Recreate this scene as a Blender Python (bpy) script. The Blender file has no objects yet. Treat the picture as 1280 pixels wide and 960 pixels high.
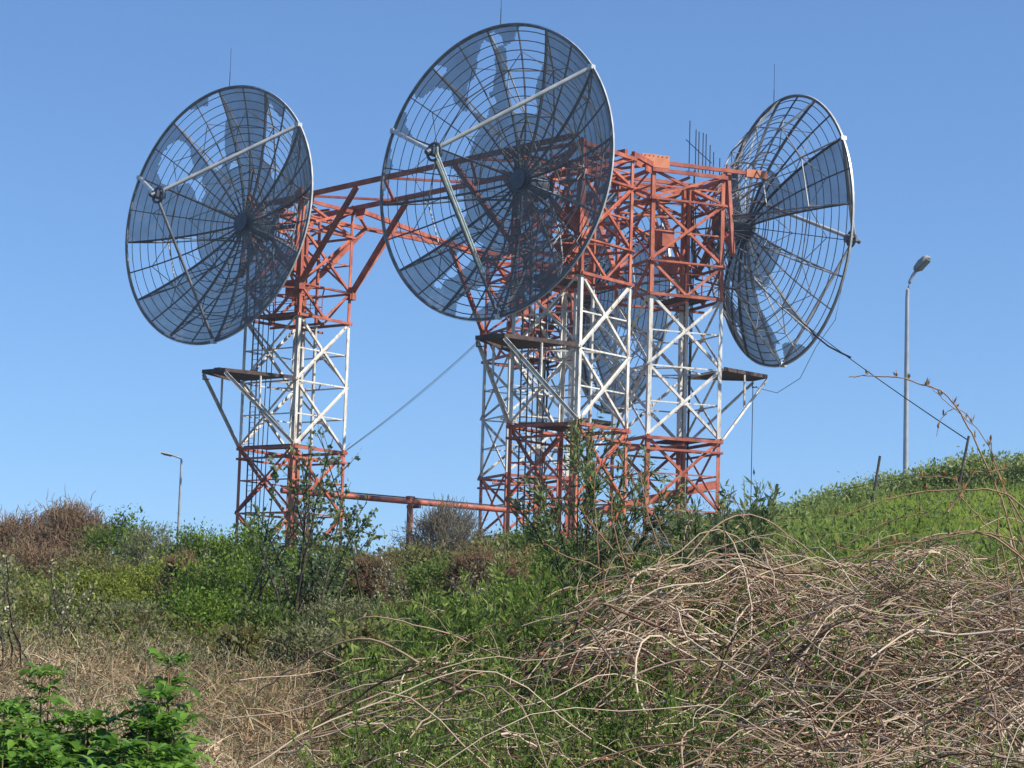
import bpy, bmesh, math, random
import numpy as np
from mathutils import Vector, Matrix

random.seed(7)
RNG = np.random.default_rng(11)
scene = bpy.context.scene
COL = scene.collection
PI = math.pi
V = Vector

# ------------------------------------------------------------------ camera model
FPX, PITCH, ROLL = 3000.0, math.radians(7.03), math.radians(1.7)
EYE = np.array([0.0, 0.0, 1.6])
_f = np.array([0, math.cos(PITCH), math.sin(PITCH)])
_u = np.array([0, -math.sin(PITCH), math.cos(PITCH)])
_r = np.array([1.0, 0, 0])
CR = _r * math.cos(ROLL) + _u * math.sin(ROLL)
CU = _u * math.cos(ROLL) - _r * math.sin(ROLL)


def at(px, py, D):
    """photo pixel + distance along the ground -> world point"""
    d = _f + CR * (px - 640) / FPX - CU * (py - 480) / FPX
    return EYE + d * (D / d[1])


def camera():
    cd = bpy.data.cameras.new('camera')
    co = bpy.data.objects.new('camera', cd)
    COL.objects.link(co)
    m = Matrix(((CR[0], CU[0], -_f[0], EYE[0]), (CR[1], CU[1], -_f[1], EYE[1]), (CR[2], CU[2], -_f[2], EYE[2]), (0, 0, 0, 1)))
    co.matrix_world = m
    cd.sensor_width = 36
    cd.lens = 36 * FPX / 1280
    cd.clip_start = 0.3
    cd.clip_end = 8000
    scene.camera = co


camera()

# ------------------------------------------------------------------ light
SUN_EL, SUN_AZ = math.radians(43), math.radians(111)      # azimuth from +Y towards +X
sd = V((math.sin(SUN_AZ) * math.cos(SUN_EL), math.cos(SUN_AZ) * math.cos(SUN_EL), math.sin(SUN_EL)))
sl = bpy.data.lights.new('sun', 'SUN')
sl.energy = 5.0
sl.angle = math.radians(0.5)
sl.color = (1.0, 0.94, 0.82)
so = bpy.data.objects.new('sun', sl)
so.rotation_euler = sd.to_track_quat('Z', 'Y').to_euler()
COL.objects.link(so)
w = bpy.data.worlds.new('World')
scene.world = w
w.use_nodes = True
nt = w.node_tree
bg = nt.nodes['Background']
sky = nt.nodes.new('ShaderNodeTexSky')
sky.sky_type = 'NISHITA'
sky.sun_disc = False
sky.sun_elevation = SUN_EL
sky.sun_rotation = SUN_AZ
sky.altitude = 0
sky.air_density = 1.0
sky.dust_density = 0.0
sky.ozone_density = 9.0
tc = nt.nodes.new('ShaderNodeTexCoord')
mp = nt.nodes.new('ShaderNodeMapping')
mp.inputs['Location'].default_value = (0, 0, 0.05)       # the clear air starts a little above the horizon line
nt.links.new(tc.outputs['Generated'], mp.inputs['Vector'])
nt.links.new(mp.outputs['Vector'], sky.inputs['Vector'])
nt.links.new(sky.outputs['Color'], bg.inputs['Color'])
bg.inputs['Strength'].default_value = 0.113
scene.view_settings.view_transform = 'Standard'
scene.view_settings.look = 'None'
scene.view_settings.exposure = 0.52
scene.view_settings.gamma = 1.0
scene.cycles.transparent_max_bounces = 40
scene.cycles.max_bounces = 6


# ------------------------------------------------------------------ materials
def new_mat(name):
    m = bpy.data.materials.new(name)
    m.use_nodes = True
    t = m.node_tree
    return m, t, t.nodes['Principled BSDF']


def ramp(t, stops, interp='LINEAR'):
    r = t.nodes.new('ShaderNodeValToRGB')
    e = r.color_ramp.elements
    while len(e) < len(stops):
        e.new(0.5)
    for k, (p, c) in enumerate(stops):
        e[k].position = p
        e[k].color = (*c, 1)
    r.color_ramp.interpolation = interp
    return r


def noise(t, scale, detail=4, rough=0.6, coord='Object', stretch=None):
    n = t.nodes.new('ShaderNodeTexNoise')
    n.inputs['Scale'].default_value = scale
    n.inputs['Detail'].default_value = detail
    n.inputs['Roughness'].default_value = rough
    if coord == 'World':
        g = t.nodes.new('ShaderNodeNewGeometry')
        src = g.outputs['Position']
    else:
        c = t.nodes.new('ShaderNodeTexCoord')
        src = c.outputs[coord]
    if stretch:
        mpn = t.nodes.new('ShaderNodeMapping')
        mpn.inputs['Scale'].default_value = stretch
        t.links.new(src, mpn.inputs['Vector'])
        src = mpn.outputs['Vector']
    t.links.new(src, n.inputs['Vector'])
    return n


def simple(name, c1, c2, scale=3.0, rough=0.6, metal=0.0, coord='Object', bump=0.0, stretch=None):
    m, t, b = new_mat(name)
    n = noise(t, scale, coord=coord, stretch=stretch)
    r = ramp(t, [(0.35, c1), (0.65, c2)])
    t.links.new(n.outputs['Fac'], r.inputs['Fac'])
    t.links.new(r.outputs['Color'], b.inputs['Base Color'])
    b.inputs['Roughness'].default_value = rough
    b.inputs['Metallic'].default_value = metal
    b.inputs['Specular IOR Level'].default_value = 0.25
    if bump:
        bp = t.nodes.new('ShaderNodeBump')
        bp.inputs['Strength'].default_value = bump
        t.links.new(n.outputs['Fac'], bp.inputs['Height'])
        t.links.new(bp.outputs['Normal'], b.inputs['Normal'])
    return m


ZRING = 14.2
BAY = 3.7


def tower_paint():
    """red and white aviation paint in bands by height, chalky and rusted"""
    m, t, b = new_mat('banded_tower_paint')
    g = t.nodes.new('ShaderNodeNewGeometry')
    sx = t.nodes.new('ShaderNodeSeparateXYZ')
    t.links.new(g.outputs['Position'], sx.inputs[0])
    def cmp(op, v):
        n = t.nodes.new('ShaderNodeMath')
        n.operation = op
        n.inputs[1].default_value = v
        t.links.new(sx.outputs['Z'], n.inputs[0])
        return n
    lo = cmp('GREATER_THAN', ZRING + 0.12)
    hi = cmp('LESS_THAN', ZRING + 2 * BAY - 0.05)
    mul = t.nodes.new('ShaderNodeMath')
    mul.operation = 'MULTIPLY'
    t.links.new(lo.outputs[0], mul.inputs[0])
    t.links.new(hi.outputs[0], mul.inputs[1])
    n1 = noise(t, 2.2, coord='World', stretch=(1, 1, 0.35))
    red = ramp(t, [(0.3, (0.26, 0.065, 0.045)), (0.5, (0.46, 0.13, 0.075)), (0.72, (0.58, 0.22, 0.14))])
    t.links.new(n1.outputs['Fac'], red.inputs['Fac'])
    wh = ramp(t, [(0.3, (0.42, 0.37, 0.31)), (0.45, (0.62, 0.60, 0.55)), (0.7, (0.72, 0.70, 0.66))])
    t.links.new(n1.outputs['Fac'], wh.inputs['Fac'])
    mx = t.nodes.new('ShaderNodeMix')
    mx.data_type = 'RGBA'
    t.links.new(mul.outputs[0], mx.inputs['Factor'])
    t.links.new(red.outputs['Color'], mx.inputs[6])
    t.links.new(wh.outputs['Color'], mx.inputs[7])
    n2 = noise(t, 4.0, 8, 0.75, coord='World', stretch=(1, 1, 0.3))
    rr = ramp(t, [(0.53, (0, 0, 0)), (0.66, (1, 1, 1))])
    t.links.new(n2.outputs['Fac'], rr.inputs['Fac'])
    mx2 = t.nodes.new('ShaderNodeMix')
    mx2.data_type = 'RGBA'
    t.links.new(rr.outputs['Color'], mx2.inputs['Factor'])
    t.links.new(mx.outputs[2], mx2.inputs[6])
    mx2.inputs[7].default_value = (0.16, 0.07, 0.04, 1)
    t.links.new(mx2.outputs[2], b.inputs['Base Color'])
    b.inputs['Roughness'].default_value = 0.6
    b.inputs['Specular IOR Level'].default_value = 0.2
    return m


M = {}
M['paint'] = tower_paint()
M['red'] = simple('weathered_red_paint', (0.24, 0.058, 0.04), (0.47, 0.14, 0.085), 1.6, 0.55, coord='World')
M['orange'] = simple('sunlit_orange_paint', (0.52, 0.17, 0.08), (0.62, 0.24, 0.13), 2.0, 0.55)  # paler copy of the red paint, sunlit tone put into the colour
M['dark_steel'] = simple('dull_galvanised_steel', (0.05, 0.062, 0.085), (0.09, 0.105, 0.13), 2.0, 0.5, 0.3)
M['light_steel'] = simple('pale_galvanised_tube', (0.42, 0.42, 0.40), (0.62, 0.62, 0.59), 1.5, 0.4, 0.25)
M['deck'] = simple('rusty_grating_deck', (0.05, 0.035, 0.03), (0.11, 0.07, 0.06), 4.0, 0.8)
M['cable'] = simple('black_cable', (0.015, 0.017, 0.02), (0.03, 0.033, 0.04), 4.0, 0.7)
M['guide'] = simple('pale_green_waveguide', (0.42, 0.50, 0.44), (0.66, 0.72, 0.66), 2.5, 0.35, 0.2)
M['lamp_pole'] = simple('grey_aluminium_pole', (0.34, 0.34, 0.34), (0.5, 0.5, 0.49), 1.0, 0.4, 0.4)
M['lamp_head'] = simple('grey_lamp_housing', (0.26, 0.27, 0.27), (0.36, 0.36, 0.35), 3.0, 0.5)
M['lamp_glass'] = simple('cloudy_lamp_glass', (0.17, 0.18, 0.18), (0.26, 0.26, 0.24), 6.0, 0.25)
M['post'] = simple('weathered_timber_post', (0.06, 0.05, 0.045), (0.13, 0.11, 0.09), 5.0, 0.9)


def mesh_screen():
    m, t, b = new_mat('fine_wire_mesh_screen')
    n = noise(t, 1.1, 5, 0.6)
    r = ramp(t, [(0.3, (0.07, 0.066, 0.062)), (0.7, (0.135, 0.128, 0.12))])
    t.links.new(n.outputs['Fac'], r.inputs['Fac'])
    t.links.new(r.outputs['Color'], b.inputs['Base Color'])
    b.inputs['Roughness'].default_value = 0.7
    tr = t.nodes.new('ShaderNodeBsdfTransparent')
    mx = t.nodes.new('ShaderNodeMixShader')
    fr = t.nodes.new('ShaderNodeMapRange')
    fr.inputs['From Min'].default_value = 0.3
    fr.inputs['From Max'].default_value = 0.7
    fr.inputs['To Min'].default_value = 0.56
    fr.inputs['To Max'].default_value = 0.70
    t.links.new(n.outputs['Fac'], fr.inputs['Value'])
    # woven wire closes up when seen edge-on: what passes falls off as the slant grows
    lw = t.nodes.new('ShaderNodeLayerWeight')
    lw.inputs['Blend'].default_value = 0.5
    pw = t.nodes.new('ShaderNodeMath')
    pw.operation = 'POWER'
    pw.inputs[1].default_value = 2.2
    t.links.new(lw.outputs['Facing'], pw.inputs[0])
    ma = t.nodes.new('ShaderNodeMath')
    ma.operation = 'MULTIPLY_ADD'
    ma.inputs[1].default_value = 0.45
    ma.use_clamp = True
    t.links.new(pw.outputs[0], ma.inputs[0])
    t.links.new(fr.outputs[0], ma.inputs[2])
    t.links.new(ma.outputs[0], mx.inputs['Fac'])
    t.links.new(tr.outputs[0], mx.inputs[1])
    t.links.new(b.outputs[0], mx.inputs[2])
    t.links.new(mx.outputs[0], t.nodes['Material Output'].inputs['Surface'])
    return m


M['screen'] = mesh_screen()


def leafy(name, cols, trans=0.3, rough=0.5, big=None):
    """leaf, straw or bark whose colour varies from piece to piece"""
    m, t, b = new_mat(name)
    g = t.nodes.new('ShaderNodeNewGeometry')
    k = len(cols)
    r = ramp(t, [((i + 0.5) / k, c) for i, c in enumerate(cols)])
    if big:
        n = noise(t, big, 3, 0.55, coord='World')
        a = t.nodes.new('ShaderNodeMath')
        a.operation = 'MULTIPLY_ADD'
        a.inputs[1].default_value = 0.55
        t.links.new(g.outputs['Random Per Island'], a.inputs[0])
        mr = t.nodes.new('ShaderNodeMapRange')
        mr.inputs['From Min'].default_value = 0.33
        mr.inputs['From Max'].default_value = 0.67
        mr.inputs['To Min'].default_value = -0.05
        mr.inputs['To Max'].default_value = 0.5
        t.links.new(n.outputs['Fac'], mr.inputs['Value'])
        t.links.new(mr.outputs[0], a.inputs[2])
        t.links.new(a.outputs[0], r.inputs['Fac'])
    else:
        t.links.new(g.outputs['Random Per Island'], r.inputs['Fac'])
    t.links.new(r.outputs['Color'], b.inputs['Base Color'])
    b.inputs['Roughness'].default_value = rough
    b.inputs['Specular IOR Level'].default_value = 0.12
    if trans:
        tl = t.nodes.new('ShaderNodeBsdfTranslucent')
        t.links.new(r.outputs['Color'], tl.inputs['Color'])
        mx = t.nodes.new('ShaderNodeMixShader')
        mx.inputs['Fac'].default_value = trans
        t.links.new(b.outputs[0], mx.inputs[1])
        t.links.new(tl.outputs[0], mx.inputs[2])
        t.links.new(mx.outputs[0], t.nodes['Material Output'].inputs['Surface'])
    return m


M['leaf_green'] = leafy('bright_willow_leaf', [(0.099, 0.097, 0.035), (0.117, 0.194, 0.03), (0.175, 0.274, 0.04), (0.281, 0.376, 0.08)], 0.42, 0.45, big=1.3)
M['leaf_sapling'] = leafy('pale_young_leaf', [(0.12, 0.17, 0.06), (0.18, 0.24, 0.10), (0.26, 0.31, 0.16)], 0.42)
M['leaf_willow'] = leafy('pale_willow_leaf', [(0.11, 0.16, 0.055), (0.16, 0.22, 0.085), (0.24, 0.29, 0.14)], 0.42, 0.42)
M['leaf_mid'] = leafy('mid_green_leaf', [(0.094, 0.085, 0.04), (0.105, 0.154, 0.04), (0.152, 0.217, 0.055), (0.234, 0.296, 0.09)], 0.4, 0.45, big=1.3)
M['leaf_grey'] = leafy('grey_green_leaf', [(0.14, 0.154, 0.065), (0.211, 0.222, 0.1), (0.304, 0.302, 0.165)], 0.4)
M['leaf_olive'] = leafy('olive_leaf', [(0.14, 0.103, 0.05), (0.164, 0.154, 0.05), (0.222, 0.217, 0.075), (0.281, 0.274, 0.12)], 0.38, 0.5, big=1.0)
M['leaf_yellow'] = leafy('yellow_green_leaf', [(0.152, 0.182, 0.03), (0.234, 0.285, 0.045), (0.328, 0.365, 0.08)], 0.42)
M['leaf_brown'] = leafy('brown_spring_twigs', [(0.17, 0.10, 0.06), (0.25, 0.16, 0.10), (0.32, 0.23, 0.14)], 0.15, 0.8)
M['leaf_elder'] = leafy('glossy_elder_leaf', [(0.07, 0.16, 0.022), (0.123, 0.251, 0.035), (0.199, 0.353, 0.06)], 0.4, 0.35)
M['leaf_narrow'] = leafy('narrow_dark_leaf', [(0.07, 0.114, 0.025), (0.117, 0.194, 0.032), (0.199, 0.285, 0.055), (0.304, 0.342, 0.11)], 0.42, 0.4, big=1.6)
M['grass'] = leafy('fresh_slope_grass', [(0.175, 0.228, 0.035), (0.257, 0.353, 0.05), (0.351, 0.456, 0.07), (0.445, 0.479, 0.15)], 0.5, 0.5, big=0.35)
M['straw'] = leafy('dead_straw', [(0.19, 0.115, 0.06), (0.32, 0.215, 0.12), (0.46, 0.345, 0.21), (0.60, 0.49, 0.34)], 0.2, 0.7, big=0.5)
M['cane'] = leafy('dead_bramble_cane', [(0.10, 0.054, 0.034), (0.235, 0.15, 0.10), (0.38, 0.27, 0.185), (0.56, 0.44, 0.32)], 0.0, 0.55)
M['cane_live'] = leafy('living_bramble_cane', [(0.25, 0.14, 0.08), (0.36, 0.23, 0.14)], 0.0, 0.5)
M['bud'] = leafy('reddish_opening_bud', [(0.42, 0.17, 0.08), (0.38, 0.22, 0.09), (0.26, 0.25, 0.07)], 0.3, 0.5)
M['crest'] = leafy('dusty_crest_leaf', [(0.199, 0.274, 0.07), (0.281, 0.353, 0.12), (0.398, 0.445, 0.22)], 0.45)
M['dusty'] = leafy('dusty_grey_brown_twigs', [(0.15, 0.115, 0.085), (0.22, 0.18, 0.13), (0.20, 0.19, 0.12)], 0.15, 0.8)
M['scrub'] = leafy('weathered_scrub_twig', [(0.13, 0.085, 0.05), (0.26, 0.19, 0.12), (0.38, 0.30, 0.21)], 0.0, 0.8)
M['bark'] = leafy('dark_twig_bark', [(0.05, 0.04, 0.032), (0.10, 0.08, 0.06)], 0.0, 0.8)
M['catkin'] = leafy('pale_catkin', [(0.42, 0.40, 0.24), (0.60, 0.58, 0.42)], 0.2, 0.7)


def ground_mat():
    m, t, b = new_mat('dune_soil_and_litter')
    n = noise(t, 0.25, 6, 0.65, coord='World')
    r = ramp(t, [(0.38, (0.045, 0.055, 0.022)), (0.52, (0.075, 0.07, 0.035)), (0.66, (0.11, 0.085, 0.055))])
    t.links.new(n.outputs['Fac'], r.inputs['Fac'])
    n2 = noise(t, 14, 5, 0.7, coord='World')
    mx = t.nodes.new('ShaderNodeMix')
    mx.data_type = 'RGBA'
    mx.blend_type = 'MULTIPLY'
    mx.inputs['Factor'].default_value = 0.8
    r2 = ramp(t, [(0.3, (0.35, 0.35, 0.35)), (0.7, (1, 1, 1))])
    t.links.new(n2.outputs['Fac'], r2.inputs['Fac'])
    t.links.new(r.outputs['Color'], mx.inputs[6])
    t.links.new(r2.outputs['Color'], mx.inputs[7])
    t.links.new(mx.outputs[2], b.inputs['Base Color'])
    b.inputs['Roughness'].default_value = 0.95
    bp = t.nodes.new('ShaderNodeBump')
    bp.inputs['Strength'].default_value = 0.6
    bp.inputs['Distance'].default_value = 0.1
    t.links.new(n2.outputs['Fac'], bp.inputs['Height'])
    t.links.new(bp.outputs['Normal'], b.inputs['Normal'])
    return m


M['ground'] = ground_mat()

# ------------------------------------------------------------------ terrain
GD = np.array([0, 6, 11, 14, 18, 24, 30, 38, 45, 65, 90, 130, 200, 400, 3000.0])
GP = np.array([-400, 0, 300, 500, 640, 800, 950, 1120, 1280, 1700.0])
GZ = np.array([
    [0, .25, .70, .95, 1.2, 1.6, 1.95, 2.4, 2.8, 3.7, 4.9, 5.8, 4.0, 1, 0],
    [0, .25, .70, .95, 1.2, 1.6, 1.95, 2.4, 2.8, 3.7, 4.9, 5.8, 4.0, 1, 0],
    [0, .25, .72, .95, 1.2, 1.5, 1.75, 2.15, 2.5, 3.5, 4.9, 7.0, 5.0, 1, 0],
    [0, .25, .70, .95, 1.3, 1.7, 2.1, 2.55, 2.9, 3.8, 5.0, 7.2, 6.0, 1, 0],
    [0, .25, .65, 1.0, 1.4, 2.0, 2.5, 2.9, 3.2, 4.0, 5.1, 7.3, 6.0, 1, 0],
    [0, .25, .65, 1.1, 1.75, 2.3, 2.7, 3.1, 3.4, 4.3, 5.3, 7.3, 6.0, 1, 0],
    [0, .25, .65, 1.2, 1.9, 2.5, 3.0, 3.65, 4.2, 5.5, 6.5, 7.5, 6.0, 1, 0],
    [0, .25, .65, 1.2, 1.85, 2.4, 3.0, 3.75, 4.5, 6.7, 7.7, 8.0, 6.0, 1, 0],
    [0, .25, .65, 1.25, 1.9, 2.5, 3.1, 3.95, 4.8, 7.2, 8.4, 8.6, 6.0, 1, 0],
    [0, .25, .65, 1.25, 1.9, 2.5, 3.1, 4.0, 4.9, 7.4, 8.6, 8.8, 6.0, 1, 0]])


def ground(x, y):
    x = np.asarray(x, float)
    y = np.asarray(y, float)
    D = np.clip(y, 0.01, 2999)
    px = np.clip(640 + FPX * x / np.maximum(D, 3.0), -399, 1699)
    i = np.clip(np.searchsorted(GD, D) - 1, 0, len(GD) - 2)
    j = np.clip(np.searchsorted(GP, px) - 1, 0, len(GP) - 2)
    a = (D - GD[i]) / (GD[i + 1] - GD[i])
    c = (px - GP[j]) / (GP[j + 1] - GP[j])
    z = (GZ[j, i] * (1 - a) + GZ[j, i + 1] * a) * (1 - c) + (GZ[j + 1, i] * (1 - a) + GZ[j + 1, i + 1] * a) * c
    near = np.clip((D - 6) / 4, 0, 1) * np.clip((30 - D) / 8, 0, 1)
    bump = 0.10 * np.sin(x * 1.9 + 1.3 * np.sin(y * 0.9)) * np.sin(y * 1.6 + x * 0.7) + 0.05 * np.sin(x * 4.3 + y * 2.1) * np.sin(y * 3.7 - x)
    roll = 0.12 * np.sin(x * 0.33 + y * 0.21) * np.sin(y * 0.27 - x * 0.13) * np.clip((D - 30) / 20, 0, 1) * np.clip((500 - D) / 300, 0, 1)
    near2 = np.clip((D - 8) / 3, 0, 1) * np.clip((26 - D) / 6, 0, 1) * np.clip((px - 430) / 120, 0, 1)
    hump = 0.16 * np.sin(x * 2.6 + 1.1 * np.sin(y * 1.3) + 0.6) * np.sin(y * 2.2 - 0.5 * x + 1.0) + 0.07 * np.sin(x * 5.7 - y * 1.9) * np.sin(y * 4.9 + x)
    heap = 0.17 * np.exp(-((px - 960) / 110) ** 2 - ((D - 16.6) / 1.6) ** 2) + 0.16 * np.exp(-((px - 760) / 120) ** 2 - ((D - 15.5) / 1.6) ** 2)
    return z + bump * near + roll + hump * near2 + heap


def set_props(o, label=None, cat=None, group=None, kind=None):
    if label:
        o['label'] = label
    if cat:
        o['category'] = cat
    if group:
        o['group'] = group
    if kind:
        o['kind'] = kind
    return o


def thing(name, loc, label, cat, group=None, rotz=0.0):
    o = bpy.data.objects.new(name, None)
    o.empty_display_size = 0.3
    o.location = loc
    o.rotation_euler = (0, 0, rotz)
    COL.objects.link(o)
    return set_props(o, label, cat, group)


def link(name, me, mat, parent=None):
    o = bpy.data.objects.new(name, me)
    if mat is not None and not me.materials:
        me.materials.append(mat)
    COL.objects.link(o)
    if parent is not None:
        o.parent = parent
    return o


def np_mesh(name, verts, faces, smooth=False):
    """verts (N,3), faces (M,k)"""
    verts = np.asarray(verts, np.float32)
    faces = np.asarray(faces, np.int32)
    k = faces.shape[1]
    me = bpy.data.meshes.new(name)
    me.vertices.add(len(verts))
    me.vertices.foreach_set('co', verts.ravel())
    me.loops.add(faces.size)
    me.loops.foreach_set('vertex_index', faces.ravel())
    me.polygons.add(len(faces))
    me.polygons.foreach_set('loop_start', np.arange(len(faces), dtype=np.int32) * k)
    me.polygons.foreach_set('loop_total', np.full(len(faces), k, np.int32))
    if smooth:
        me.polygons.foreach_set('use_smooth', np.ones(len(faces), bool))
    me.update(calc_edges=True)
    return me


def build_ground():
    s = np.linspace(-1, 1, 221)
    xs = np.sinh(s * 6.6) / math.sinh(6.6) * 3500
    ys = np.concatenate([np.linspace(-400, -5, 14), np.linspace(-3, 40, 130), 40 + np.geomspace(1, 3900, 110)])
    X, Y = np.meshgrid(xs, ys)
    Z = ground(X, Y)
    n, m = X.shape
    idx = np.arange(n * m).reshape(n, m)
    q = np.stack([idx[:-1, :-1], idx[:-1, 1:], idx[1:, 1:], idx[1:, :-1]], -1).reshape(-1, 4)
    o = link('ground', np_mesh('ground', np.stack([X, Y, Z], -1).reshape(-1, 3), q, True), M['ground'])
    set_props(o, kind='structure')


build_ground()


# ------------------------------------------------------------------ small mesh builder for steelwork
class MB:
    def __init__(self):
        self.v, self.f = [], []

    def add(self, vs, fs):
        b = len(self.v)
        self.v += [tuple(p) for p in vs]
        self.f += [tuple(b + i for i in f) for f in fs]

    def prism(self, a, b, prof, side, up):
        """profile of (s,u) points swept from a to b"""
        n = len(prof)
        vs = [a + side * s + up * u for s, u in prof] + [b + side * s + up * u for s, u in prof]
        fs = [(i, (i + 1) % n, n + (i + 1) % n, n + i) for i in range(n)]
        fs += [tuple(range(n - 1, -1, -1)), tuple(range(n, 2 * n))]
        self.add(vs, fs)
        return self

    @staticmethod
    def frame(a, b, ref):
        d = (b - a).normalized()
        if abs(d.dot(ref)) > 0.98:
            ref = V((1, 0, 0)) if abs(d.x) < 0.9 else V((0, 1, 0))
        s = d.cross(ref).normalized()
        return d, s, s.cross(d).normalized()

    def box(self, a, b, w, h, ref=V((0, 0, 1))):
        a, b = V(a), V(b)
        _, s, u = self.frame(a, b, ref)
        return self.prism(a, b, [(-w / 2, -h / 2), (w / 2, -h / 2), (w / 2, h / 2), (-w / 2, h / 2)], s, u)

    def angle(self, a, b, w, t, d1, d2):
        """L-section, its two flanges along d1 and d2 from the heel"""
        a, b = V(a), V(b)
        d = (b - a).normalized()
        e1 = (d1 - d * d1.dot(d)).normalized()
        e2 = (d2 - d * d2.dot(d) - e1 * d2.dot(e1)).normalized()
        return self.prism(a, b, [(0, 0), (w, 0), (w, t), (t, t), (t, w), (0, w)], e1, e2)

    def tube(self, a, b, r, n=8, r2=None):
        a, b = V(a), V(b)
        r2 = r if r2 is None else r2
        _, s, u = self.frame(a, b, V((0, 0, 1)))
        vs = []
        for p, q in ((a, r), (b, r2)):
            vs += [p + s * (q * math.cos(2 * PI * i / n)) + u * (q * math.sin(2 * PI * i / n)) for i in range(n)]
        fs = [(i, (i + 1) % n, n + (i + 1) % n, n + i) for i in range(n)] + [tuple(range(n - 1, -1, -1)), tuple(range(n, 2 * n))]
        self.add(vs, fs)
        return self

    def path(self, pts, r, n=6, closed=False):
        pts = [V(p) for p in pts]
        m = len(pts)
        rr = r if hasattr(r, '__len__') else [r] * m
        base = len(self.v)
        for i, p in enumerate(pts):
            q0 = pts[(i - 1) % m] if closed or i > 0 else p
            q1 = pts[(i + 1) % m] if closed or i < m - 1 else p
            _, s, u = self.frame(q0, q1, V((0.03, 0.02, 1)))
            self.v += [tuple(p + s * (rr[i] * math.cos(2 * PI * k / n)) + u * (rr[i] * math.sin(2 * PI * k / n))) for k in range(n)]
        for i in range(m if closed else m - 1):
            j = (i + 1) % m
            for k in range(n):
                self.f.append((base + i * n + k, base + i * n + (k + 1) % n, base + j * n + (k + 1) % n, base + j * n + k))
        if not closed:
            self.f.append(tuple(base + k for k in range(n - 1, -1, -1)))
            self.f.append(tuple(base + (m - 1) * n + k for k in range(n)))
        return self

    def plate(self, pts, thick, nrm):
        pts = [V(p) for p in pts]
        n = len(pts)
        vs = pts + [p + nrm * thick for p in pts]
        self.add(vs, [tuple(range(n - 1, -1, -1)), tuple(range(n, 2 * n))] + [(i, (i + 1) % n, n + (i + 1) % n, n + i) for i in range(n)])
        return self

    def mesh(self, name, smooth=False):
        me = bpy.data.meshes.new(name)
        me.from_pydata(self.v, [], self.f)
        bm = bmesh.new()
        bm.from_mesh(me)
        bmesh.ops.recalc_face_normals(bm, faces=bm.faces)
        bm.to_mesh(me)
        bm.free()
        if smooth:
            me.polygons.foreach_set('use_smooth', [True] * len(me.polygons))
            me.set_sharp_from_angle(angle=math.radians(40))
        me.update()
        return me

    def build(self, name, mat, parent=None, smooth=False):
        return link(name, self.mesh(name, smooth), mat, parent)


UP = V((0, 0, 1))
U1, V1 = V((0.783, -0.622, 0)), V((0.622, 0.783, 0))       # the two towers with their dishes facing the near left
U2, V2 = V((0.39, -0.921, 0)), V((0.921, 0.39, 0))         # the two with dishes facing the far right
SIDE = 4.27
TOWERS = {
    'A': (V((-12.39, 136, 0)), U1, V1),
    'B': (V((2.90, 119.6, 0)), U1, V1),
    'C': (V((0.93, 150.4, 0)), U2, V2),
    'D': (V((8.10, 125.0, 0)), U2, V2),
}
TOP = ZRING + 13.9
KNEE = ZRING + 9.15


def corner(key, su, sv, z):
    c, u, v = TOWERS[key]
    p = c + u * (su * SIDE / 2) + v * (sv * SIDE / 2)
    return V((p.x, p.y, z))


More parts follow.
